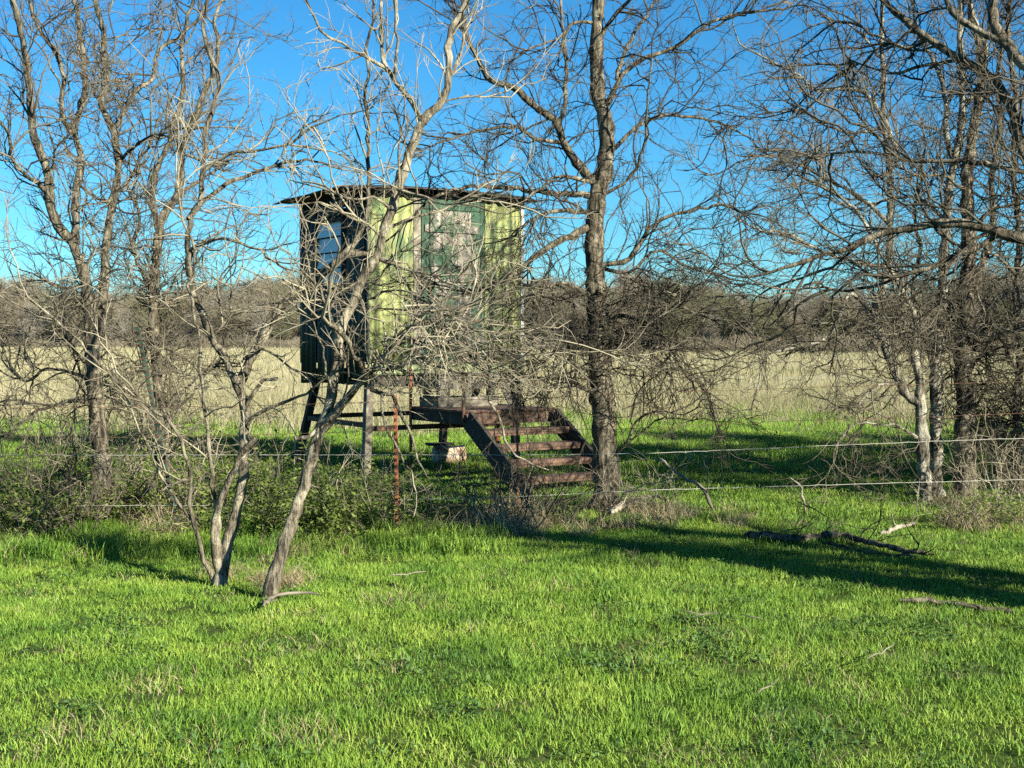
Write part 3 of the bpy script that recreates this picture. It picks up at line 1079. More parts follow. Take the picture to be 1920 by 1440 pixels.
def build_fence():
    Y = fence_y(745)
    f = G(745, 1006)
    t_post('steel_fence_post', 'rusty orange red studded steel fence post in front of the stairs', f, P(741, 741, f.y), RUST)
    Y = fence_y(310)
    t_post('steel_fence_post', 'leaning dark green steel fence post among the thicket stems', P(336, 1003, Y), P(257, 613, Y + 0.2), GREEN_STEEL)
    Y = fence_y(972)
    t_post('steel_fence_post', 'thin dark rusted steel fence post in the brush by the stair foot', P(972, 983, Y), P(969, 742, Y), RUST_DARK, wide=0.02, stud=False)
    o = thing('wire_fence', 'slack barbed wire fence of four strands strung through the trees', 'wire fence', (0, 11, 0))
    strands = [
        [(-120, 960), (100, 949), (420, 947), (745, 937), (960, 932), (1200, 920), (1500, 911), (1740, 904), (2060, 896), (2700, 884)],
        [(-120, 852), (100, 853), (420, 853), (745, 853), (960, 853), (1200, 850), (1500, 838), (1740, 828), (2060, 818), (2700, 806)],
        [(-120, 812), (100, 819), (300, 819), (745, 808), (960, 806), (1200, 803), (1500, 788), (1740, 782), (2060, 770), (2700, 756)],
        [(-120, 770), (100, 765), (420, 762), (745, 752), (960, 748), (1200, 738), (1600, 724), (2060, 712), (2700, 698)]]
    rng = np.random.default_rng(4)
    for i, st in enumerate(strands):
        W = []
        for px, py in st:
            y = fence_y(px) - 0.03
            q = P(px, py, y)
            W.append((q.x, q.y, q.z, 0.0026 if i < 2 else 0.0011))
        sp = smooth_path(W, 0.08, rng, 0.0015)
        tb = Tubes()
        tb.add(sp[:, :3], sp[:, 3], 5)
        for k in range(3, len(sp) - 1, 2):
            c = sp[k, :3]
            for _ in range(2):
                d = rng.normal(0, 1, 3)
                d /= np.linalg.norm(d)
                tb.add([c - d * 0.012, c + d * 0.012], [0.0012, 0.0012], 3)
        tb.build('wire_strand', WIRE_M if i < 2 else RUST_DARK, o)


build_fence()

# ------------------------------------------------------------------ bare trees; paths are photo pixels
GRP = 'bare trees along the fence row'


def zz(pts, ox=0, oy=0, k=0.38889):
    return [(ox + x * k, oy + y * k) for x, y in pts]


# tree by the fence, several tall stems
t = Tree('bare_tree', 'tall bare tree with many forked stems, stump-like foot on the fence line', 'tree', (185, 990), 11, BARK, TWIG, GRP)
t.limb([(185, 990), (192, 900), (190, 850), (178, 740), (172, 640), (162, 540), (152, 494)], 21, 10, 0.15, 0.7, 0.45, 'trunk')
t.limb([(152, 494), (136, 455), (109, 424), (93, 381), (86, 311), (62, 253), (58, 194), (49, 117), (39, 58), (20, -20)], 10, 5, -0.5, 0.9)
t.limb([(140, 458), (140, 408), (144, 350), (152, 303), (144, 264), (140, 233), (152, 194), (159, 163), (156, 109), (148, 50), (138, -10)], 8, 4, 0.6, 0.9)
t.limb([(146, 262), (132, 245), (120, 218), (117, 187), (120, 144), (105, 105), (82, 66), (62, 31), (50, -20)], 5.5, 3, -0.3, 1)
t.limb([(88, 360), (78, 350), (47, 323), (23, 303), (19, 264), (8, 237), (-20, 220)], 4.5, 2, -0.7, 1.2)
t.limb([(174, 660), (186, 600), (195, 540), (198, 467), (210, 389), (218, 350), (222, 303), (210, 241), (194, 206), (190, 187), (198, 148), (194, 97), (194, 58), (175, -10)], 10, 4.5, 0.9, 0.9, 0.2)
t.limb([(212, 240), (233, 210), (257, 171), (288, 144), (295, 97), (327, 74), (365, 43), (392, -5)], 5, 2.5, 0.5, 1)
t.limb([(215, 365), (245, 335), (262, 322), (250, 350), (240, 372)], 4, 2, 0.3, 0.8)
t.limb([(225, 300), (268, 262), (310, 250), (345, 240)], 3, 1.6, -0.5, 1)
t.limb([(158, 163), (190, 152), (225, 148)], 3, 1.6, 0.4, 1)
t.limb([(148, 345), (180, 372), (205, 378), (150, 430)], 2.6, 1.5, -0.4, 1)
t.limb([(172, 690), (140, 655), (110, 610), (80, 585), (40, 640)], 4, 2, -0.8, 1.3)
t.limb([(178, 760), (140, 752), (100, 762), (60, 775), (30, 800)], 5, 2, -0.6, 1.5, rise=-0.03)
t.limb([(176, 720), (140, 700), (90, 690), (50, 715), (15, 690)], 4, 2, 0.3, 1.5)
t.limb([(188, 905), (150, 905), (112, 880), (95, 858)], 5, 2, -0.5, 1)
t.limb([(186, 975), (160, 962), (125, 968), (100, 990)], 7, 2.5, -0.7, 0.6)
t.limb([(200, 935), (250, 935), (285, 910), (295, 880), (292, 850)], 6, 3, -0.3, 0.6)
t.spray(172, 620, 13, (-0.5, 0.2, -0.1), (0.3, 0.9), -0.03, sp=14)
t.spray(180, 720, 13, (0.6, 0.2, -0.2), (0.3, 0.9), -0.05, sp=16)
t.spray(165, 560, 22, (-0.6, 0, 0.2), (0.3, 1.0), 0.0, sp=14)
t.done()

# second clump just behind it
t = Tree('bare_tree', 'slim bare tree rising behind the thicket, forked above the far tree line', 'tree', (318, 955), 12, BARK, TWIG, GRP)
t.limb([(318, 955), (312, 860), (300, 760), (290, 640), (288, 537), (295, 467), (299, 420)], 12, 8, 0.2, 0.8, 0.45, 'trunk')
t.limb([(299, 420), (311, 397), (334, 362), (342, 292), (350, 253), (373, 194), (395, 150), (410, 90), (402, 40), (420, -10)], 8, 3, 0.4, 1)
t.limb([(297, 430), (288, 389), (288, 338), (307, 288), (319, 264), (330, 218), (345, 150), (340, 80), (365, -10)], 6.5, 3, -0.4, 1)
t.limb([(292, 600), (270, 520), (250, 470), (262, 400), (240, 350), (262, 300), (282, 270)], 5, 2.2, -0.5, 1.1)
t.limb([(345, 290), (375, 300), (388, 312), (430, 300)], 3, 1.6, 0.3, 1)
t.limb([(330, 365), (365, 345), (400, 322), (440, 290)], 4, 2, 0.5, 1)
t.limb([(296, 650), (330, 600), (372, 570), (420, 520)], 3.5, 1.6, 0.6, 1.1)
t.limb([(304, 780), (340, 740), (380, 700), (420, 680)], 3, 1.6, 0.5, 1.3)
t.spray(300, 680, 34, (0.1, 0, 0.1), (0.3, 0.9), 0, sp=22)
t.spray(292, 560, 30, (0.2, 0, 0.1), (0.3, 1.0), 0, sp=22)
t.spray(315, 800, 24, (0.0, 0, 0.2), (0.3, 0.8), 0, sp=20)
t.done()

# front tree, two stems from one foot
t = Tree('bare_tree', 'pale twin-stemmed small tree standing on the verge in front of the fence', 'tree', (410, 1106), 13, BARK_PALE, TWIG_PALE, GRP, lens=((0.3, 0.85), (0.12, 0.42), (0.05, 0.16)), gaps=(0.17, 0.11, 0.09), rads=(0.0062, 0.0034, 0.0021), jit=0.27, zmin=0.75)
t.limb([(410, 1106), (419, 1050), (432, 1000), (446, 943), (456, 893), (455, 853), (457, 810), (460, 767), (450, 735), (440, 708)], 12, 8.5, 0.25, 0.35, 0.5, 'trunk')
t.limb([(412, 1070), (402, 1020), (402, 975), (420, 920), (440, 880), (458, 840), (480, 822)], 8.5, 5, -0.25, 0.5, 0.4)
t.limb([(440, 712), (417, 663), (397, 627), (377, 583), (358, 530), (352, 459), (358, 408), (373, 381), (379, 323), (385, 280), (383, 241), (400, 206), (406, 163), (408, 136), (389, 93), (380, 40), (390, -10)], 8, 3, 0.5, 0.9, bark=BARK)
t.limb([(354, 412), (369, 389), (393, 369), (424, 346), (467, 327), (521, 307), (575, 299), (620, 312)], 6, 2, 0.6, 1, bark=BARK)
t.limb([(377, 330), (400, 307), (432, 288), (478, 284), (545, 268), (583, 241), (640, 215)], 4, 1.6, -0.4, 1)
t.limb([(355, 470), (400, 450), (450, 455), (500, 480), (540, 505)], 4, 2, -0.5, 1)
t.limb([(446, 722), (467, 683), (483, 650), (507, 610), (533, 567), (560, 550), (601, 518), (642, 482), (658, 466)], 9.5, 8, 0.15, 0.8, bark=BARK)
t.limb([(655, 468), (680, 432), (688, 400), (692, 337), (690, 280), (691, 225), (684, 185), (692, 140), (687, 94), (700, 40), (698, -10)], 5.5, 2.6, 0.1, 0.9, bark=BARK)
t.limb([(650, 476), (690, 478), (712, 482)], 6.5, 3, 0.05, 0.4, bark=BARK)
t.limb([(458, 770), (475, 735), (495, 715), (520, 710)], 4, 3.5, -0.1, 0.0)
t.limb([(462, 800), (480, 775), (520, 760), (560, 745), (590, 725), (625, 700), (655, 698)], 4, 1.8, -0.3, 0.5)
t.limb([(484, 652), (520, 668), (560, 700), (590, 735), (615, 765)], 2.4, 1.4, -0.2, 0.9)
t.limb([(400, 1088), (377, 1027), (367, 980), (357, 943), (358, 893), (347, 850), (330, 803), (310, 783), (260, 750), (227, 723), (187, 683), (133, 627), (77, 577)], 5, 2, -0.5, 0.45)
t.limb([(410, 1050), (407, 953), (397, 893), (390, 843), (385, 777), (377, 710), (373, 643), (363, 585), (357, 540), (366, 470), (340, 400), (330, 320)], 5.5, 2, -0.35, 0.5)
t.limb([(367, 985), (337, 943), (310, 907), (290, 870), (270, 823), (240, 753), (215, 700)], 3, 1.5, -0.2, 0.5)
t.limb([(357, 900), (325, 905), (300, 925)], 3, 1.5, -0.3, 0.3)
t.limb([(400, 630), (430, 590), (432, 520), (425, 470)], 2.5, 1.3, -0.3, 0.7)
t.done()

# leaning front trunk with long drooping pale branches
t = Tree('bare_tree', 'pale leaning tree whose tangled branches cross the front of the blind', 'tree', (506, 1132), 14, BARK_PALE, TWIG_PALE, GRP, lens=((0.3, 0.85), (0.12, 0.42), (0.05, 0.16)), gaps=(0.17, 0.11, 0.09), rads=(0.0062, 0.0034, 0.0021), jit=0.27, zmin=1.27)
t.limb([(506, 1132), (518, 1070), (536, 1015), (560, 940), (583, 865), (600, 808), (618, 758), (628, 700), (639, 618), (661, 569), (680, 523), (707, 482), (715, 442), (734, 398), (747, 350), (762, 311), (777, 262), (792, 229)], 13.5, 8, 0.5, 0.5, 0.5, 'trunk', power=0.6)
t.limb([(792, 229), (830, 184), (841, 142), (841, 75), (860, 30), (880, -10)], 9, 5, 0.2, 0.9)
t.limb([(792, 229), (772, 190), (755, 169), (725, 127), (714, 75), (716, -10)], 6, 3, 0.2, 1)
t.limb([(728, 130), (687, 105), (642, 82), (601, 56), (580, 10), (570, -10)], 3.6, 1.8, -0.3, 0.8)
t.limb([(738, 150), (742, 110), (744, 75), (742, -10)], 4, 2.4, -0.2, 0.9)
t.limb([(735, 395), (752, 340), (745, 290), (752, 240), (738, 200)], 3, 1.6, -0.3, 0.9)
t.limb([(840, 150), (860, 110), (872, 60), (880, -10)], 3.4, 2, 0.2, 1)
t.limb([(812, 200), (860, 183), (905, 180), (950, 172)], 2.6, 1.3, 0.3, 1)
t.limb([(603, 805), (630, 772), (660, 735), (690, 700), (715, 675), (745, 640), (775, 612), (815, 598), (860, 585)], 10, 3, -0.35, 0.9)
t.limb([(690, 695), (735, 690), (790, 672), (835, 664)], 5, 2, -0.3, 0.8)
t.limb([(640, 640), (620, 600), (606, 560), (590, 530), (560, 500)], 4.5, 1.8, -0.4, 0.9)
t.limb([(690, 712), (665, 665), (645, 630), (615, 606)], 6, 4, -0.5, 0.4)
t.limb([(688, 708), (700, 730), (718, 738), (737, 743), (748, 770), (765, 800), (778, 838), (795, 880), (800, 892)], 5, 1.6, -0.4, 0.16, rise=-0.06, tip=0.12)
t.limb([(716, 740), (718, 790), (740, 830), (762, 870), (778, 905), (776, 968)], 3, 1.2, -0.3, 0.12, rise=-0.1, tip=0.12)
t.limb([(800, 600), (830, 605), (858, 631), (885, 667), (913, 700), (917, 750), (937, 780), (950, 827), (970, 853), (1003, 873), (1030, 882)], 4.4, 1.6, -0.2, 0.2, rise=-0.04, tip=0.12)
t.limb([(707, 484), (777, 510), (815, 520), (869, 542), (905, 560)], 4, 1.8, -0.3, 1)
t.limb([(760, 630), (810, 650), (860, 648), (905, 672), (960, 680), (1010, 640), (1060, 640)], 3.2, 1.5, -0.4, 0.9)
t.limb([(690, 560), (740, 545), (790, 560), (840, 600)], 3, 1.4, -0.5, 0.9)
t.limb([(745, 355), (800, 372), (850, 385), (900, 370)], 3, 1.4, -0.4, 0.9)
t.limb([(722, 430), (770, 410), (820, 400), (870, 372), (920, 360)], 3.2, 1.4, 0.1, 1)
t.limb([(600, 800), (575, 818), (552, 822)], 5, 4, -0.1, 0.0)
t.limb([(628, 745), (612, 700), (605, 650), (590, 610), (575, 560)], 3, 1.4, -0.4, 0.9)
t.spray(715, 660, 16, (0.6, -0.2, -0.1), (0.3, 0.9), -0.04, sp=16)
t.spray(810, 605, 30, (0.4, -0.2, -0.2), (0.3, 0.9), -0.04, sp=30)
t.limb([(715, 640), (760, 668), (830, 690), (880, 700), (930, 690)], 3, 1.4, -0.4, 1.0, rise=-0.03)
t.limb([(740, 640), (800, 630), (860, 610), (930, 600), (990, 625), (1050, 655), (1110, 660)], 3.4, 1.5, -0.2, 1.0)
t.limb([(715, 445), (690, 420), (640, 400), (600, 380), (560, 385)], 3, 1.4, -0.4, 1.0)
t.limb([(680, 525), (640, 545), (610, 590), (585, 600)], 3, 1.4, -0.5, 0.9)
t.limb([(735, 395), (700, 370), (650, 372), (610, 345), (590, 310)], 3, 1.4, -0.3, 1.0)
t.done()

# big tree by the foot of the stairs
t = Tree('bare_tree', 'stout dark single-trunk tree standing beside the foot of the stairs', 'tree', (1135, 958), 15, BARK, TWIG_DARK, GRP)
t.limb([(1136, 958), (1137, 900), (1134, 840), (1130, 760), (1122, 640), (1117, 540), (1115, 430), (1122, 362), (1134, 318), (1137, 240), (1122, 180), (1119, 120), (1119, 60), (1124, -15)], 27, 11, 0.1, 0.35, 0.3, 'trunk', power=0.75)
t.limb([(1118, 345), (1104, 330), (1081, 304), (1055, 266), (1044, 229), (1002, 199), (965, 165), (920, 150), (890, 101), (871, 49), (868, -10)], 10, 3, -0.4, 1)
t.limb([(1044, 232), (1059, 205), (1059, 161), (1062, 105), (1055, 45), (1050, -10)], 5, 2.6, 0.3, 1)
t.limb([(1055, 268), (1002, 259), (969, 236), (897, 247), (852, 259), (822, 270), (780, 290)], 4.6, 1.6, -0.6, 1)
t.limb([(1112, 366), (1047, 362), (972, 354), (897, 349), (852, 356), (804, 379), (777, 401), (740, 440)], 6.5, 2, -0.9, 1)
t.limb([(1112, 342), (1047, 330), (1010, 356), (980, 372)], 4.5, 2, -0.7, 1)
t.limb([(1112, 400), (1059, 394), (1021, 401), (991, 416), (969, 435), (940, 470)], 5.5, 2, -0.9, 1.1)
t.limb([(1112, 424), (1062, 446), (1010, 476), (972, 510), (953, 520), (913, 542), (872, 553), (818, 564), (780, 577)], 7.5, 2.2, -1.0, 1.1)
t.limb([(1134, 295), (1167, 262), (1216, 225), (1272, 217), (1340, 228), (1390, 250)], 5, 1.8, 0.4, 1)
t.limb([(1126, 205), (1149, 180), (1160, 150), (1197, 116), (1254, 94), (1280, 80), (1327, 47), (1397, 23), (1470, 18)], 6, 2, -0.4, 0.9)
t.limb([(1158, 150), (1160, 131), (1182, 75), (1212, 30), (1240, -10)], 5, 2.5, 0.3, 0.9)
t.limb([(1122, 75), (1137, 49), (1160, 22), (1190, -10)], 5, 3, -0.2, 0.9)
t.limb([(1119, 45), (1080, 42), (1050, 70), (1010, 85), (980, 95)], 3.8, 1.5, -0.4, 1)
t.limb([(1128, 366), (1179, 337), (1205, 281), (1212, 225), (1216, 169), (1222, 110)], 3.6, 1.6, -0.5, 0.7)
t.limb([(1122, 500), (1179, 484), (1216, 431), (1254, 405), (1300, 395), (1350, 385), (1400, 400)], 6, 2, -0.4, 1.2)
t.limb([(1120, 500), (1180, 510), (1230, 470), (1290, 500), (1350, 515)], 4, 1.6, 0.6, 1.2)
t.limb([(1118, 560), (1090, 545), (1050, 530), (1010, 545), (970, 560)], 5, 2, -0.5, 1.2)
t.limb([(1124, 620), (1160, 590), (1210, 600), (1260, 575), (1310, 590), (1360, 600)], 5, 1.8, -0.5, 1.2)
t.limb([(1126, 660), (1170, 640), (1220, 650), (1262, 660), (1285, 705), (1320, 720), (1332, 760)], 5.5, 1.8, -0.3, 1.5, rise=-0.08)
t.limb([(1128, 740), (1095, 728), (1065, 710), (1030, 705), (1000, 720)], 6, 2, -0.5, 1.2, rise=-0.06)
t.limb([(1124, 640), (1085, 650), (1040, 660), (1000, 690), (975, 720)], 4.5, 1.8, -0.3, 1.5, rise=-0.08)
t.limb([(1150, 860), (1175, 830), (1195, 790), (1230, 770), (1262, 775)], 4, 1.6, -0.3, 0.9)
t.spray(1124, 600, 12, (0.5, 0.1, -0.1), (0.3, 0.9), -0.05, sp=18)
t.spray(1124, 680, 12, (-0.5, 0.1, -0.3), (0.3, 0.8), -0.08, sp=18)
t.spray(1020, 640, 24, (-0.1, -0.1, -0.5), (0.3, 0.9), -0.06, sp=30)
t.spray(1235, 650, 26, (0.2, -0.1, -0.5), (0.3, 0.8), -0.08, sp=34)
t.spray(1240, 540, 30, (0.3, 0, -0.1), (0.3, 0.9), -0.03, sp=34)
t.spray(1000, 560, 26, (-0.2, 0, -0.1), (0.3, 0.9), -0.03, sp=30)
t.done()

# clump on the right: pale stem, mottled stem, stout furrowed stem
t = Tree('bare_tree', 'slender pale-barked tree, foremost of the trunk clump on the fence line', 'tree', (1736, 952), 16, BARK_GREY, TWIG, GRP)
t.limb([(1736, 952), (1732, 877), (1727, 802), (1725, 746), (1722, 697), (1712, 660)], 14, 9, 0.1, 0.5, 0.5, 'trunk')
t.limb([(1724, 755), (1699, 742), (1672, 682), (1650, 622), (1640, 577), (1665, 505), (1669, 350), (1657, 233), (1657, 136), (1653, 78), (1657, -10)], 9, 3.5, 0.5, 1.2)
t.limb([(1668, 310), (1684, 288), (1653, 218), (1622, 175), (1583, 167), (1529, 167), (1498, 140), (1451, 117), (1420, 100)], 5, 1.8, -0.3, 1.2)
t.limb([(1714, 668), (1717, 600), (1700, 560), (1650, 470), (1610, 400), (1560, 360), (1500, 330)], 6, 2, -0.4, 1.3)
t.limb([(1667, 420), (1620, 375), (1560, 340), (1500, 310), (1450, 290), (1400, 300)], 5, 1.8, 0.2, 1.3)
t.limb([(1664, 500), (1600, 490), (1540, 470), (1480, 440), (1420, 430), (1380, 410)], 4.5, 1.6, -0.5, 1.3)
t.limb([(1657, 240), (1600, 250), (1545, 235), (1500, 205), (1460, 210)], 3.5, 1.5, 0.4, 1.3)
t.limb([(1655, 110), (1610, 60), (1570, 40), (1520, 50)], 3, 1.5, 0.3, 1.1)
t.limb([(1640, 590), (1594, 551), (1575, 589), (1549, 634), (1500, 650), (1440, 667), (1420, 730)], 4.5, 1.8, -0.5, 1.0, rise=-0.06)
t.limb([(1728, 830), (1690, 800), (1650, 795), (1600, 798), (1570, 830)], 3.4, 1.5, -0.3, 1.0, rise=-0.05)
t.limb([(1722, 700), (1680, 720), (1640, 725), (1610, 760)], 3.2, 1.4, -0.3, 1.2, rise=-0.05)
t.spray(1690, 600, 26, (-0.4, -0.1, 0.0), (0.3, 1.0), -0.02, sp=24)
t.done()

t = Tree('bare_tree', 'lichen-mottled tree trunk in the middle of the clump on the fence line', 'tree', (1754, 944), 17, BARK_GREY, TWIG, GRP)
t.limb([(1754, 944), (1755, 859), (1755, 772), (1755, 697), (1759, 652), (1766, 577), (1768, 520), (1770, 467), (1781, 350), (1801, 253), (1805, 156), (1801, 78), (1801, -10)], 14, 5, 0.3, 0.9, 0.35, 'trunk')
t.limb([(1755, 700), (1736, 641), (1717, 589), (1712, 530), (1725, 470), (1715, 400), (1730, 330)], 7, 2.5, 0.4, 1.1)
t.limb([(1790, 310), (1775, 250), (1772, 180), (1750, 110), (1720, 60), (1710, -10)], 6, 2.5, 0.3, 1.1)
t.limb([(1803, 200), (1840, 160), (1850, 97), (1830, 40), (1815, -10)], 5, 2.5, -0.3, 1)
t.limb([(1757, 670), (1800, 634), (1852, 611), (1920, 619), (1980, 600)], 5, 2.5, -0.5, 0.8)
t.limb([(1775, 420), (1740, 380), (1700, 370), (1640, 380), (1580, 370)], 4, 1.6, 0.6, 1.2)
t.limb([(1768, 500), (1810, 460), (1850, 440), (1900, 430)], 4, 1.6, 0.4, 1.1)
t.spray(1760, 590, 30, (0, 0, 0), (0.3, 0.9), -0.02, sp=26)
t.done()

t = Tree('bare_tree', 'stout furrowed tree trunk at the back of the clump on the fence line', 'tree', (1812, 945), 18, BARK, TWIG_DARK, GRP)
t.limb([(1812, 945), (1808, 840), (1811, 765), (1807, 709), (1807, 634), (1811, 577), (1817, 467), (1813, 350), (1825, 250), (1840, 150), (1840, 97), (1825, 40), (1813, -15)], 22, 6, 0.3, 0.8, 0.3, 'trunk')
t.limb([(1811, 570), (1840, 500), (1862, 420), (1860, 330), (1875, 240), (1870, 140), (1890, 40)], 8, 3, 0.5, 1.1)
t.limb([(1816, 460), (1850, 400), (1900, 380), (1950, 340)], 5, 2, -0.4, 1.1)
t.limb([(1824, 820), (1856, 821), (1920, 806), (1990, 780)], 6, 3, -0.6, 0.6)
t.limb([(1818, 690), (1850, 660), (1890, 650), (1940, 680)], 4, 1.8, -0.3, 1.4)
t.limb([(1815, 360), (1770, 330), (1720, 330), (1670, 300)], 4, 1.6, -0.5, 1.2)
t.spray(1812, 680, 40, (0.3, -0.1, -0.1), (0.3, 0.9), -0.04, sp=30)
t.spray(1820, 790, 26, (0.5, -0.1, 0.0), (0.3, 0.8), -0.04, sp=30)
t.done()

t = Tree('bare_tree', 'thin dark upright tree at the edge of the thicket past the trunk clump', 'tree', (1914, 940), 19, BARK, TWIG_DARK, GRP)
t.limb([(1914, 940), (1912, 860), (1907, 765), (1912, 660), (1905, 560), (1912, 440), (1900, 330), (1905, 200), (1890, 60), (1896, -20)], 9, 4, 0.2, 1.2, 0.1, 'trunk')
t.limb([(1909, 700), (1880, 640), (1850, 600), (1830, 540)], 3.5, 1.6, -0.3, 1.3)
t.limb([(1909, 520), (1870, 480), (1830, 470), (1780, 500)], 3.5, 1.6, -0.4, 1.3)
t.spray(1908, 800, 30, (-0.3, 0, 0.2), (0.3, 0.9), 0, sp=26)
t.done()

# tree outside the frame whose limbs reach in and whose trunk shades the verge
t = Tree('bare_tree', 'big spreading tree whose thick limbs reach in over the trunk clump', 'tree', (0, 0), 20, BARK, TWIG_DARK, GRP, depth=6.9)
t.o.location = t.foot = Vector((4.75, 6.9, 0))
pxx = lambda x, z, y=6.9: (960 + F * x / y, 640 - F * (z - EYE) / y)
t.limb([pxx(4.75, 0.0), pxx(4.72, 0.8), pxx(4.65, 1.6), pxx(4.6, 2.4), pxx(4.7, 3.3), pxx(4.75, 4.5), pxx(4.6, 6.0)], 112, 50, 0.0, 0.3, 0.5, 'trunk', y0=6.9)
t.limb([pxx(4.62, 2.15), (2300, 520), (2100, 470), (1920, 447), (1863, 432), (1805, 420), (1747, 420), (1681, 432), (1630, 447), (1591, 467), (1533, 482), (1451, 510), (1400, 520)], 26, 2.2, 0.9, 1.0, 0.25, y0=6.9)
t.limb([(1880, 436), (1820, 470), (1740, 500), (1660, 530), (1590, 545), (1520, 540), (1440, 560)], 6, 1.8, 0.2, 1.2)
t.limb([pxx(4.62, 2.4), (2250, 350), (2050, 330), (1920, 323), (1825, 303), (1727, 303), (1669, 292), (1600, 285), (1540, 290)], 14, 1.8, 1.3, 1.0, 0.25, y0=6.9)
t.limb([pxx(4.66, 2.9), (2150, 230), (2000, 160), (1920, 121), (1891, 86), (1866, 47), (1860, 10), (1870, -20)], 20, 9, 1.1, 0.8, 0.3, y0=6.9)
t.limb([(1893, 90), (1875, 78), (1825, 54), (1786, 23), (1770, -15)], 9, 4.5, 0.2, 0.9)
t.limb([pxx(4.62, 2.5), (2200, 440), (2020, 380), (1935, 320), (1902, 222), (1883, 183), (1856, 144), (1797, 109), (1739, 70), (1692, 35), (1645, -10)], 16, 6, 1.7, 0.9, 0.3, y0=6.9)
t.limb([(1800, 112), (1740, 120), (1690, 135), (1640, 130), (1590, 110)], 4, 1.6, 0.4, 1.1)
t.limb([(1740, 72), (1700, 90), (1650, 70), (1600, 40), (1560, 20)], 4, 1.6, 0.3, 1.1)
t.limb([pxx(4.7, 3.4), pxx(5.6, 4.3), pxx(6.4, 5.6)], 34, 12, -0.3, 0.8, 0.3, y0=6.9)
t.limb([pxx(4.74, 4.2), pxx(4.2, 5.2), pxx(3.6, 6.4)], 28, 10, 0.8, 0.8, 0.3, y0=6.9)
t.limb([pxx(4.7, 3.8), pxx(5.2, 5.2), pxx(5.4, 6.8)], 28, 10, 0.5, 0.8, 0.3, y0=6.9)
t.done()


t = Tree('bare_tree', 'second spreading tree standing behind the big one, over the end of the verge', 'tree', (0, 0), 22, BARK, TWIG_DARK, GRP, depth=7.0, rads=(0.014, 0.008, 0.005))
t.o.location = t.foot = Vector((6.0, 7.0, 0))
pxx = lambda x, z, y=7.0: (960 + F * x / y, 640 - F * (z - EYE) / y)
t.limb([pxx(6.0, 0.0), pxx(6.05, 0.9), pxx(5.95, 1.8), pxx(6.1, 3.0), pxx(6.2, 4.6)], 60, 24, 0.0, 0.5, 0.4, 'trunk', y0=7.0)
for k, (x1, z1, dy) in enumerate(((5.2, 2.6, -0.5), (6.9, 2.9, -0.8), (5.4, 3.6, -0.9), (7.0, 3.9, 0.5), (5.6, 4.8, -0.2), (6.6, 5.2, -0.6), (5.3, 1.7, -0.3))):
    z0 = 0.9 + 0.35 * k if k < 6 else 0.8
    t.limb([pxx(6.0, z0), pxx((6.0 + x1) / 2 + 0.1, (z0 + z1) / 2 + 0.1), pxx(x1, z1)], 26, 9, dy, 1.6, 0.1, y0=7.0)
t.done()


# ------------------------------------------------------------------ leafy brambles and bare thickets along the fence
def leafy_shrub(label, foot_px, w, h, n_stem, n_leaf, seed, name='leafy_bramble', group='leafy brambles under the fence', leaf=0.021, lm=None, cat='bush'):
    r = random.Random(seed)
    f = G(*foot_px)
    o = thing(name, label, cat, f, group)
    tb = Tubes()
    V, Q = [], []
    spots = []
    for _ in range(n_stem):
        a = r.random() * 6.283
        rr = w * 0.5 * math.sqrt(r.random())
        x, y, z = f.x + rr * math.cos(a), f.y + rr * math.sin(a) * 0.7, -0.02
        d = unit(r.gauss(0, 0.35), r.gauss(0, 0.35), 1)
        L = h * (0.55 + 0.6 * r.random())
        n = 7
        pts = [(x, y, z)]
        for k in range(n):
            d = unit(d[0] + r.gauss(0, 0.22), d[1] + r.gauss(0, 0.22), d[2] + r.gauss(-0.10, 0.12))
            x, y, z = x + d[0] * L / n, y + d[1] * L / n, z + d[2] * L / n
            pts.append((x, y, z))
            spots.append((x, y, z))
            if k > 1 and r.random() < 0.7:
                e = unit(d[0] + r.gauss(0, 0.8), d[1] + r.gauss(0, 0.8), d[2] + r.gauss(0, 0.5))
                q = [(x, y, z)]
                l2 = 0.08 + 0.16 * r.random()
                for m in range(2):
                    e = unit(e[0] + r.gauss(0, 0.25), e[1] + r.gauss(0, 0.25), e[2] + r.gauss(0, 0.2))
                    q.append((q[-1][0] + e[0] * l2 / 2, q[-1][1] + e[1] * l2 / 2, q[-1][2] + e[2] * l2 / 2))
                    spots.append(q[-1])
                tb.add(q, [0.002, 0.0017, 0.0012], 3)
        tb.add(pts, [0.0042 - 0.0026 * k / n for k in range(n + 1)], 3)
    tb.build('stems', TWIG if seed % 2 else TWIG_PALE, o)
    for _ in range(n_leaf):
        s = r.choice(spots)
        c = Vector((s[0] + r.gauss(0, 0.035), s[1] + r.gauss(0, 0.035), max(0.01, s[2] + r.gauss(0, 0.035))))
        u = Vector(unit(r.gauss(0, 1), r.gauss(0, 1), r.gauss(0, 0.5)))
        t = Vector(unit(r.gauss(0, 0.6), r.gauss(0, 0.6), 1)).cross(u)
        t.normalize()
        l = leaf * (0.6 + 0.9 * r.random())
        b = len(V)
        V += [c - u * l, c + t * l * 0.42, c + u * l, c - t * l * 0.42]
        Q.append((b, b + 1, b + 2, b + 3))
    mesh_np('foliage', V, Q, lm or LEAF_M, o)
    return o


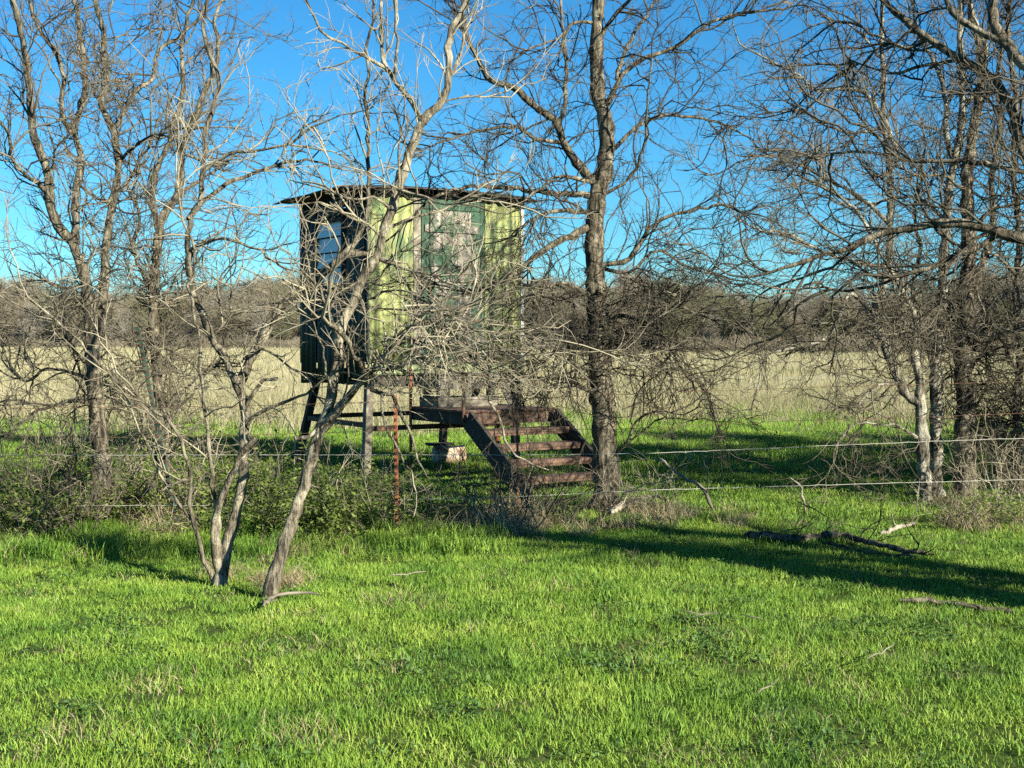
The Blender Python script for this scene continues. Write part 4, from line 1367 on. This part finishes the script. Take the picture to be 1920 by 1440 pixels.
SH = [  # foot pixel, width, height, stems, leaves, label
    ((25, 1010), 0.8, 0.75, 34, 2400, 'leafy bramble outermost along the fence, past the tall forked tree'),
    ((100, 990), 0.7, 0.6, 26, 1500, 'low leafy bramble against the foot of the tall forked tree'),
    ((262, 985), 0.7, 0.85, 34, 2400, 'bushy bramble in the shade behind the stump-like foot of the forked tree'),
    ((350, 960), 0.7, 0.75, 30, 1900, 'leafy bramble around the leaning green fence post'),
    ((480, 1010), 0.7, 0.8, 34, 2200, 'leafy bramble between the twin-stemmed tree and the leaning trunk'),
    ((575, 1020), 0.7, 0.75, 36, 2400, 'full green bramble right behind the leaning trunk'),
    ((650, 1015), 0.75, 0.85, 40, 2800, 'tall green bramble between the leaning trunk and the red post'),
    ((705, 985), 0.6, 0.7, 30, 1600, 'green bramble touching the red steel post'),
    ((560, 950), 0.8, 0.8, 30, 1800, 'shaded bramble behind the lowest wire near the leaning trunk'),
    ((430, 930), 0.8, 0.75, 30, 1700, 'shaded bramble behind the twin-stemmed tree'),
    ((180, 930), 0.8, 0.9, 30, 1900, 'tall bramble growing up the back of the forked tree trunk'),
    ((850, 985), 0.7, 0.35, 24, 900, 'low sprawling bramble between the red post and the stair foot'),
    ((1860, 985), 0.8, 0.35, 24, 800, 'low green weedy bramble at the foot of the trunk clump'),
]
for i, (fp, w, h, ns, nl, lab) in enumerate(SH):
    leafy_shrub(lab, fp, w * 1.25, h * 0.85, int(ns * 0.8), int(nl * 1.15), 100 + i)


def bare_thicket(label, foot_px, w, h, n, seed, m, name='bare_thicket', lean=0.0):
    r = random.Random(seed)
    f = G(*foot_px)
    o = thing(name, label, 'thicket', f, 'bare thickets in the fence row')
    g = Grower(seed, jit=0.30, rise=0.03, lens=((0.4, 0.9), (0.12, 0.4), (0.05, 0.15)), gaps=(0.12, 0.11, 0.1), rads=(0.006, 0.0032, 0.0022))
    for _ in range(n):
        a = r.random() * 6.283
        rr = w * 0.5 * math.sqrt(r.random())
        g.twig((f.x + rr * math.cos(a), f.y + rr * math.sin(a) * 0.6, 0.035), unit(lean + r.gauss(0, 0.45), r.gauss(0, 0.4), 1), 0, h * (0.5 + 0.7 * r.random()))
    g.t.build('stems', m, o)


TH = [((60, 985), 0.9, 1.2, 26, TWIG_DARK, 'dark bare thicket crowding the fence past the forked tree'),
      ((120, 1010), 0.8, 0.7, 22, TWIG, 'knee-high bare thicket in front of the stump-like trunk foot'),
      ((310, 985), 0.8, 1.2, 26, TWIG_PALE, 'pale bare thicket around the leaning green post'),
      ((520, 975), 0.9, 0.9, 22, TWIG, 'brown bare thicket among the brambles behind the leaning trunk'),
      ((690, 1010), 0.6, 0.7, 18, TWIG_PALE, 'pale dead weed stalks among brambles by the red post'),
      ((955, 1000), 0.8, 0.7, 34, TWIG, 'bare brush tangled over the foot of the stairs'),
      ((1010, 975), 0.8, 0.55, 26, TWIG_DARK, 'dark brush between the stair foot and the stout trunk'),
      ((1215, 965), 0.8, 0.45, 22, TWIG_PALE, 'pale low brush just past the stout trunk'),
      ((1640, 905), 0.9, 0.6, 22, TWIG, 'bare low thicket in front of the shaded strip by the trunk clump'),
      ((1890, 965), 0.9, 0.9, 30, TWIG_PALE, 'pale bare thicket at the outer side of the trunk clump'),
      ((1850, 1000), 0.7, 0.4, 16, TWIG, 'knee-high dead weeds on the verge before the trunk clump'),
      ((1940, 900), 1.2, 1.6, 34, TWIG_DARK, 'tall dark thicket behind the thin upright tree')]
for i, (fp, w, h, n, m, lab) in enumerate(TH):
    bare_thicket(lab, fp, w, h, n, 200 + i, m)


# ------------------------------------------------------------------ fallen wood on the verge
def fallen(name, label, pix, r0, r1, m, cat='branch', lift=0.03, twigs=0, seed=1, ends=None, group='fallen dead wood on the verge'):
    f = G(*pix[0])
    o = thing(name, label, cat, f, group)
    rng = np.random.default_rng(seed)
    W = []
    n = len(pix)
    for i, (a, b) in enumerate(pix):
        if ends is not None:
            q = P(a, b, ends)
        else:
            q = G(a, b) + UP * lift
        W.append((q.x, q.y, q.z, (r0 + (r1 - r0) * i / (n - 1)) * q.y / F))
    sp = smooth_path(W, 0.05, rng, 0.007)
    tb = Tubes()
    rr = sp[:, 3] * (1 + rng.normal(0, 0.10, len(sp)))
    rr[0] *= 0.4
    rr[-1] *= 0.4
    tb.add(sp[:, :3], rr, 8)
    tb.build('branch_stem', m, o)
    if twigs:
        g = Grower(seed, jit=0.3, rise=0.0, lens=((0.25, 0.7), (0.1, 0.3), (0.05, 0.1)), maxlvl=1, rads=(0.006, 0.003, 0.002))
        d = np.diff(sp[:, :3], axis=0)
        d = np.vstack([d[:1], d])
        d /= np.linalg.norm(d, axis=1, keepdims=True)
        for _ in range(twigs):
            k = rng.integers(1, len(sp) - 1)
            v = g.side_dir(tuple(d[k]))
            g.twig(tuple(sp[k, :3]), unit(v[0], v[1], abs(v[2]) * 0.6 + 0.1), 0)
        g.t.build('twigs', m, o)['kind'] = 'stuff'
    return o


fallen('fallen_log', 'long dark dead limb lying in the shade on the verge', [(1395, 1020), (1470, 1025), (1530, 1022), (1580, 1018), (1640, 1033), (1700, 1045), (1750, 1051)], 8, 4, BARK, twigs=14, seed=31, lift=0.05)
fallen('fallen_branch', 'smaller dead branch lying tight beside the long dark limb', [(1540, 1030), (1600, 1042), (1660, 1050), (1720, 1055)], 3.5, 2, BARK, seed=38, lift=0.04)
fallen('fallen_branch', 'pale split branch lying just beyond the long dark limb', [(1650, 1010), (1690, 998), (1720, 992)], 5, 2.5, DEADWOOD, seed=32, twigs=2)
fallen('fallen_log', 'dark half-buried log in the grass nearest the long tree shadow', [(1685, 1134), (1760, 1136), (1820, 1142), (1900, 1152)], 4, 7, BARK, seed=33, lift=0.032)
fallen('fallen_branch', 'pale crooked branch lying on the grass at the foot of the leaning trunk', [(494, 1160), (505, 1146), (520, 1137), (560, 1136), (602, 1138)], 4.5, 2.6, DEADWOOD, seed=34, lift=0.05)
fallen('fallen_branch', 'straight pale stick propped against the foot of the stout trunk', [(1090, 995), (1130, 968), (1168, 940)], 4, 3, DEADWOOD, seed=35, ends=12.0)
fallen('dead_sapling', 'pale forked dead sapling leaning over the low wire past the stout trunk', [(1337, 955), (1320, 918), (1300, 905), (1262, 880), (1236, 858)], 4, 2, DEADWOOD, cat='sapling', seed=36, ends=11.0, twigs=5)
fallen('dead_sapling', 'thin pale dead stick standing upright in the shaded grass', [(1508, 965), (1506, 930), (1495, 905), (1482, 896)], 2.6, 1.6, DEADWOOD, cat='sapling', seed=37, ends=12.2)
fallen('fallen_branch', 'bleached branch resting on the brush heap past the stout trunk', [(1145, 985), (1185, 960), (1220, 948), (1250, 955)], 4, 2.4, DEADWOOD, seed=39, lift=0.10, twigs=4)
fallen('fallen_branch', 'bleached branch lying in the brush at the stair foot', [(905, 985), (950, 965), (1000, 962), (1040, 970)], 4, 2.4, DEADWOOD, seed=40, lift=0.12, twigs=4)
fallen('fallen_branch', 'pale branch on the litter between forked tree and twin stems', [(300, 945), (330, 928), (352, 935), (372, 945)], 4, 3, DEADWOOD, seed=41, lift=0.25)
for i, (a, b, lab) in enumerate((((1390, 1185), (1430, 1192), 'thin straw stem lying bent on the bright grass'), ((1280, 1180), (1345, 1183), 'long thin straw stem lying flat on the bright grass'),
                                 ((1625, 1265), (1680, 1235), 'thin straw stem slanting across the grass below the half-buried log'), ((730, 1115), (800, 1108), 'pale dead stem on the grass past the leaning trunk'),
                                 ((1420, 1330), (1460, 1300), 'short straw stem in the grass of the open verge'))):
    fallen('straw_stem', lab, [a, ((a[0] + b[0]) / 2, (a[1] + b[1]) / 2 + 3), b], 1.6, 1.0, DEADWOOD, cat='stem', seed=50 + i, lift=0.09, group='loose straw stems on the verge')


# ------------------------------------------------------------------ straw litter and dead grass along the fence line
def straw():
    rng = random.Random(9)
    protos = [proto('straw_clump', blade_arrays(46, 0.16, 0.10, 0.30, 0.004, 1.3, rng), STRAW_M) for _ in range(3)]
    protos += [proto('straw_mat', blade_arrays(60, 0.18, 0.12, 0.30, 0.005, 2.3, rng), STRAW_M) for _ in range(2)]
    pts, rot, scl, idx = [], [], [], []

    def heap(px, py, sx, sy, n, kind, s=1.0, zup=0.0):
        for _ in range(int(n * 0.34)):
            q = G(px + rng.gauss(0, sx), py + rng.gauss(0, sy))
            pts.append((q.x, q.y, q.z + zup * rng.random()))
            rot.append((rng.gauss(0, 0.2), rng.gauss(0, 0.2), rng.random() * 6.283))
            k = s * (0.7 + 0.6 * rng.random())
            scl.append((k, k, k))
            idx.append(rng.randrange(3) if rng.random() > kind else 3 + rng.randrange(2))
    heap(300, 1000, 30, 14, 70, 0.85, 0.9, 0.08)
    heap(420, 1080, 26, 10, 24, 0.7, 0.6)
    heap(520, 1105, 22, 10, 40, 0.7, 0.6, 0.03)
    heap(60, 1030, 50, 12, 18, 0.7, 0.8)
    heap(150, 1025, 40, 12, 16, 0.7, 0.8)
    heap(650, 1030, 60, 9, 36, 0.85, 0.7)
    heap(560, 1040, 40, 9, 34, 0.75, 0.7)
    heap(960, 985, 50, 12, 60, 0.5, 1.0, 0.08)
    heap(1030, 1005, 50, 10, 40, 0.4, 0.9)
    heap(1200, 975, 45, 12, 60, 0.7, 0.9, 0.06)
    heap(1145, 960, 20, 8, 24, 0.4, 0.8)
    heap(1310, 985, 50, 10, 30, 0.7, 0.8)
    heap(1740, 960, 60, 8, 26, 0.4, 0.8)
    heap(1850, 985, 50, 14, 34, 0.4, 1.0)
    heap(900, 1010, 50, 10, 26, 0.5, 0.9)
    scatter('straw_litter', 'dead tan grass and straw lying along the foot of the fence row', pts, rot, scl, idx, protos)


straw()


# ------------------------------------------------------------------ far winter wood and off-frame junipers
def wood_tree(seed, h):
    r = random.Random(seed)
    tb = Tubes()

    def br(p, d, L, rad, lvl):
        n = 4 if lvl < 3 else 2
        pts = [p]
        for k in range(n):
            d = unit(d[0] + r.gauss(0, 0.16 + 0.06 * lvl), d[1] + r.gauss(0, 0.16 + 0.06 * lvl), d[2] + r.gauss(0, 0.14) + 0.06)
            p = (p[0] + d[0] * L / n, p[1] + d[1] * L / n, p[2] + d[2] * L / n)
            pts.append(p)
            if lvl < 4 and (lvl > 0 or k > 0):
                for _ in range((3, 3, 3, 2)[lvl]):
                    e = unit(d[0] * 0.7 + r.gauss(0, 0.62), d[1] * 0.7 + r.gauss(0, 0.62), d[2] * 0.6 + r.gauss(0.12, 0.45))
                    br(p, e, L * (0.5 + 0.25 * r.random()) * (0.9 if lvl else 0.85), rad * 0.5, lvl + 1)
        tb.add(pts, [max(rad * (1 - 0.6 * k / n), 0.010) for k in range(n + 1)], 3)
    br((0, 0, -0.3), (r.gauss(0, 0.05), r.gauss(0, 0.05), 1), h * 0.55, 0.16, 0)
    V, Q = tb.arrays()
    return V, Q, None


def far_wood():
    rng = random.Random(21)
    grey = twig_mat('woods_twig_grey', (0.20, 0.185, 0.155), (0.31, 0.285, 0.235))
    olive = twig_mat('woods_twig_olive', (0.10, 0.105, 0.06), (0.19, 0.185, 0.11))
    protos = [proto('winter_tree', wood_tree(300 + k, 7.5), (WOODS_TWIG, grey, WOODS_TWIG, olive)[k]) for k in range(4)]
    bush = []
    for k in range(2):
        r = random.Random(400 + k)
        tb = Tubes()
        for _ in range(260):
            a = r.random() * 6.283
            rr = 1.6 * math.sqrt(r.random())
            p = (rr * math.cos(a), rr * math.sin(a), 0)
            d = unit(r.gauss(0, 0.45), r.gauss(0, 0.45), 1)
            pts = [p]
            for m in range(4):
                d = unit(d[0] + r.gauss(0, 0.3), d[1] + r.gauss(0, 0.3), d[2] + r.gauss(0, 0.2))
                p = (p[0] + d[0] * 0.6, p[1] + d[1] * 0.6, p[2] + d[2] * 0.6)
                pts.append(p)
            tb.add(pts, [0.022, 0.02, 0.018, 0.015, 0.01], 3)
        V, Q = tb.arrays()
        protos.append(proto('winter_brush', (V, Q, None), WOODS_TWIG))
    pts, rot, scl, idx = [], [], [], []

    def edge(x): return 178 - 0.62 * x
    for row in range(11):
        x = -150.0
        while x < 140:
            x += 3.2 + 2.2 * rng.random()
            y = edge(x) + row * 5 + rng.gauss(0, 1.6)
            hgt = 1.08 * (0.66 + 0.6 * rng.random()) * (1.0 + 0.0022 * (y - 130)) * (1 + 0.16 * math.sin(x * 0.11) + 0.12 * math.sin(x * 0.31 + 1)) * (0.75 + 0.05 * row if row < 5 else 1)
            pts.append((x, y, -0.1))
            rot.append((0, 0, rng.random() * 6.283))
            scl.append((hgt, hgt, hgt))
            idx.append(rng.randrange(4))
    for row in range(3):
        x = -150.0
        while x < 140:
            x += 1.6 + 1.2 * rng.random()
            y = edge(x) - 2.5 + row * 3 + rng.gauss(0, 0.8)
            s = 0.8 + 0.5 * rng.random()
            pts.append((x, y, -0.1))
            rot.append((0, 0, rng.random() * 6.283))
            scl.append((s, s, s * 0.95))
            idx.append(4 + rng.randrange(2))
    scatter('distant_woods', 'grey brown leafless wood along the far side of the dry field', pts, rot, scl, idx, protos)


far_wood()


def juniper(label, x, y, h, seed):
    r = random.Random(seed)
    f = Vector((x, y, gz(x, y)))
    o = thing('juniper_tree', label, 'tree', f, 'evergreens further along the fence row')
    tb = Tubes()
    tb.add([tuple(f + UP * -0.1), tuple(f + UP * h * 0.5), tuple(f + UP * h * 0.9)], [0.16, 0.10, 0.03], 9)
    spots = []
    for _ in range(90):
        z = h * (0.08 + 0.85 * r.random())
        w = h * 0.40 * (1 - (z / h) ** 1.5) + 0.2
        a = r.random() * 6.283
        b = f + Vector((math.cos(a) * w, math.sin(a) * w, z + 0.25 * w))
        s = f + UP * z
        mid = (s + b) / 2 - UP * 0.06
        tb.add([tuple(s), tuple(mid), tuple(b)], [0.03, 0.018, 0.006], 4)
        for k in range(10):
            spots.append(s + (b - s) * (0.35 + 0.65 * r.random()))
    tb.build('trunk', BARK, o)
    V, Q = [], []
    for _ in range(9000):
        s = r.choice(spots)
        c = s + Vector((r.gauss(0, 0.14), r.gauss(0, 0.14), r.gauss(0, 0.14)))
        u = Vector(unit(r.gauss(0, 1), r.gauss(0, 1), r.gauss(0.5, 0.8)))
        t = u.cross(Vector(unit(r.gauss(0, 1), r.gauss(0, 1), r.gauss(0, 1)))).normalized()
        b = len(V)
        V += [c - u * 0.07, c + t * 0.018, c + u * 0.07, c - t * 0.018]
        Q.append((b, b + 1, b + 2, b + 3))
    mesh_np('crown', V, Q, JUNIPER_M, o)


for lab, x, y, h, sd in (
        ('dark green juniper just past the thin upright tree', 7.5, 12.7, 4.8, 61),
        ('rounded dark green juniper second past the thin upright tree', 8.4, 13.4, 5.0, 66),
        ('dark green juniper in the middle of the evergreen row', 9.9, 13.2, 5.4, 64),
        ('broad dark green juniper standing a little behind the evergreen row', 11.2, 14.6, 6.0, 62),
        ('tall dark green juniper near the end of the evergreen row', 13.0, 13.8, 6.4, 67),
        ('narrow dark green juniper beyond the tall one', 14.8, 14.4, 6.2, 65),
        ('last dark green juniper of the evergreen row', 16.8, 15.2, 6.0, 63)):
    juniper(lab, x, y, h, sd)
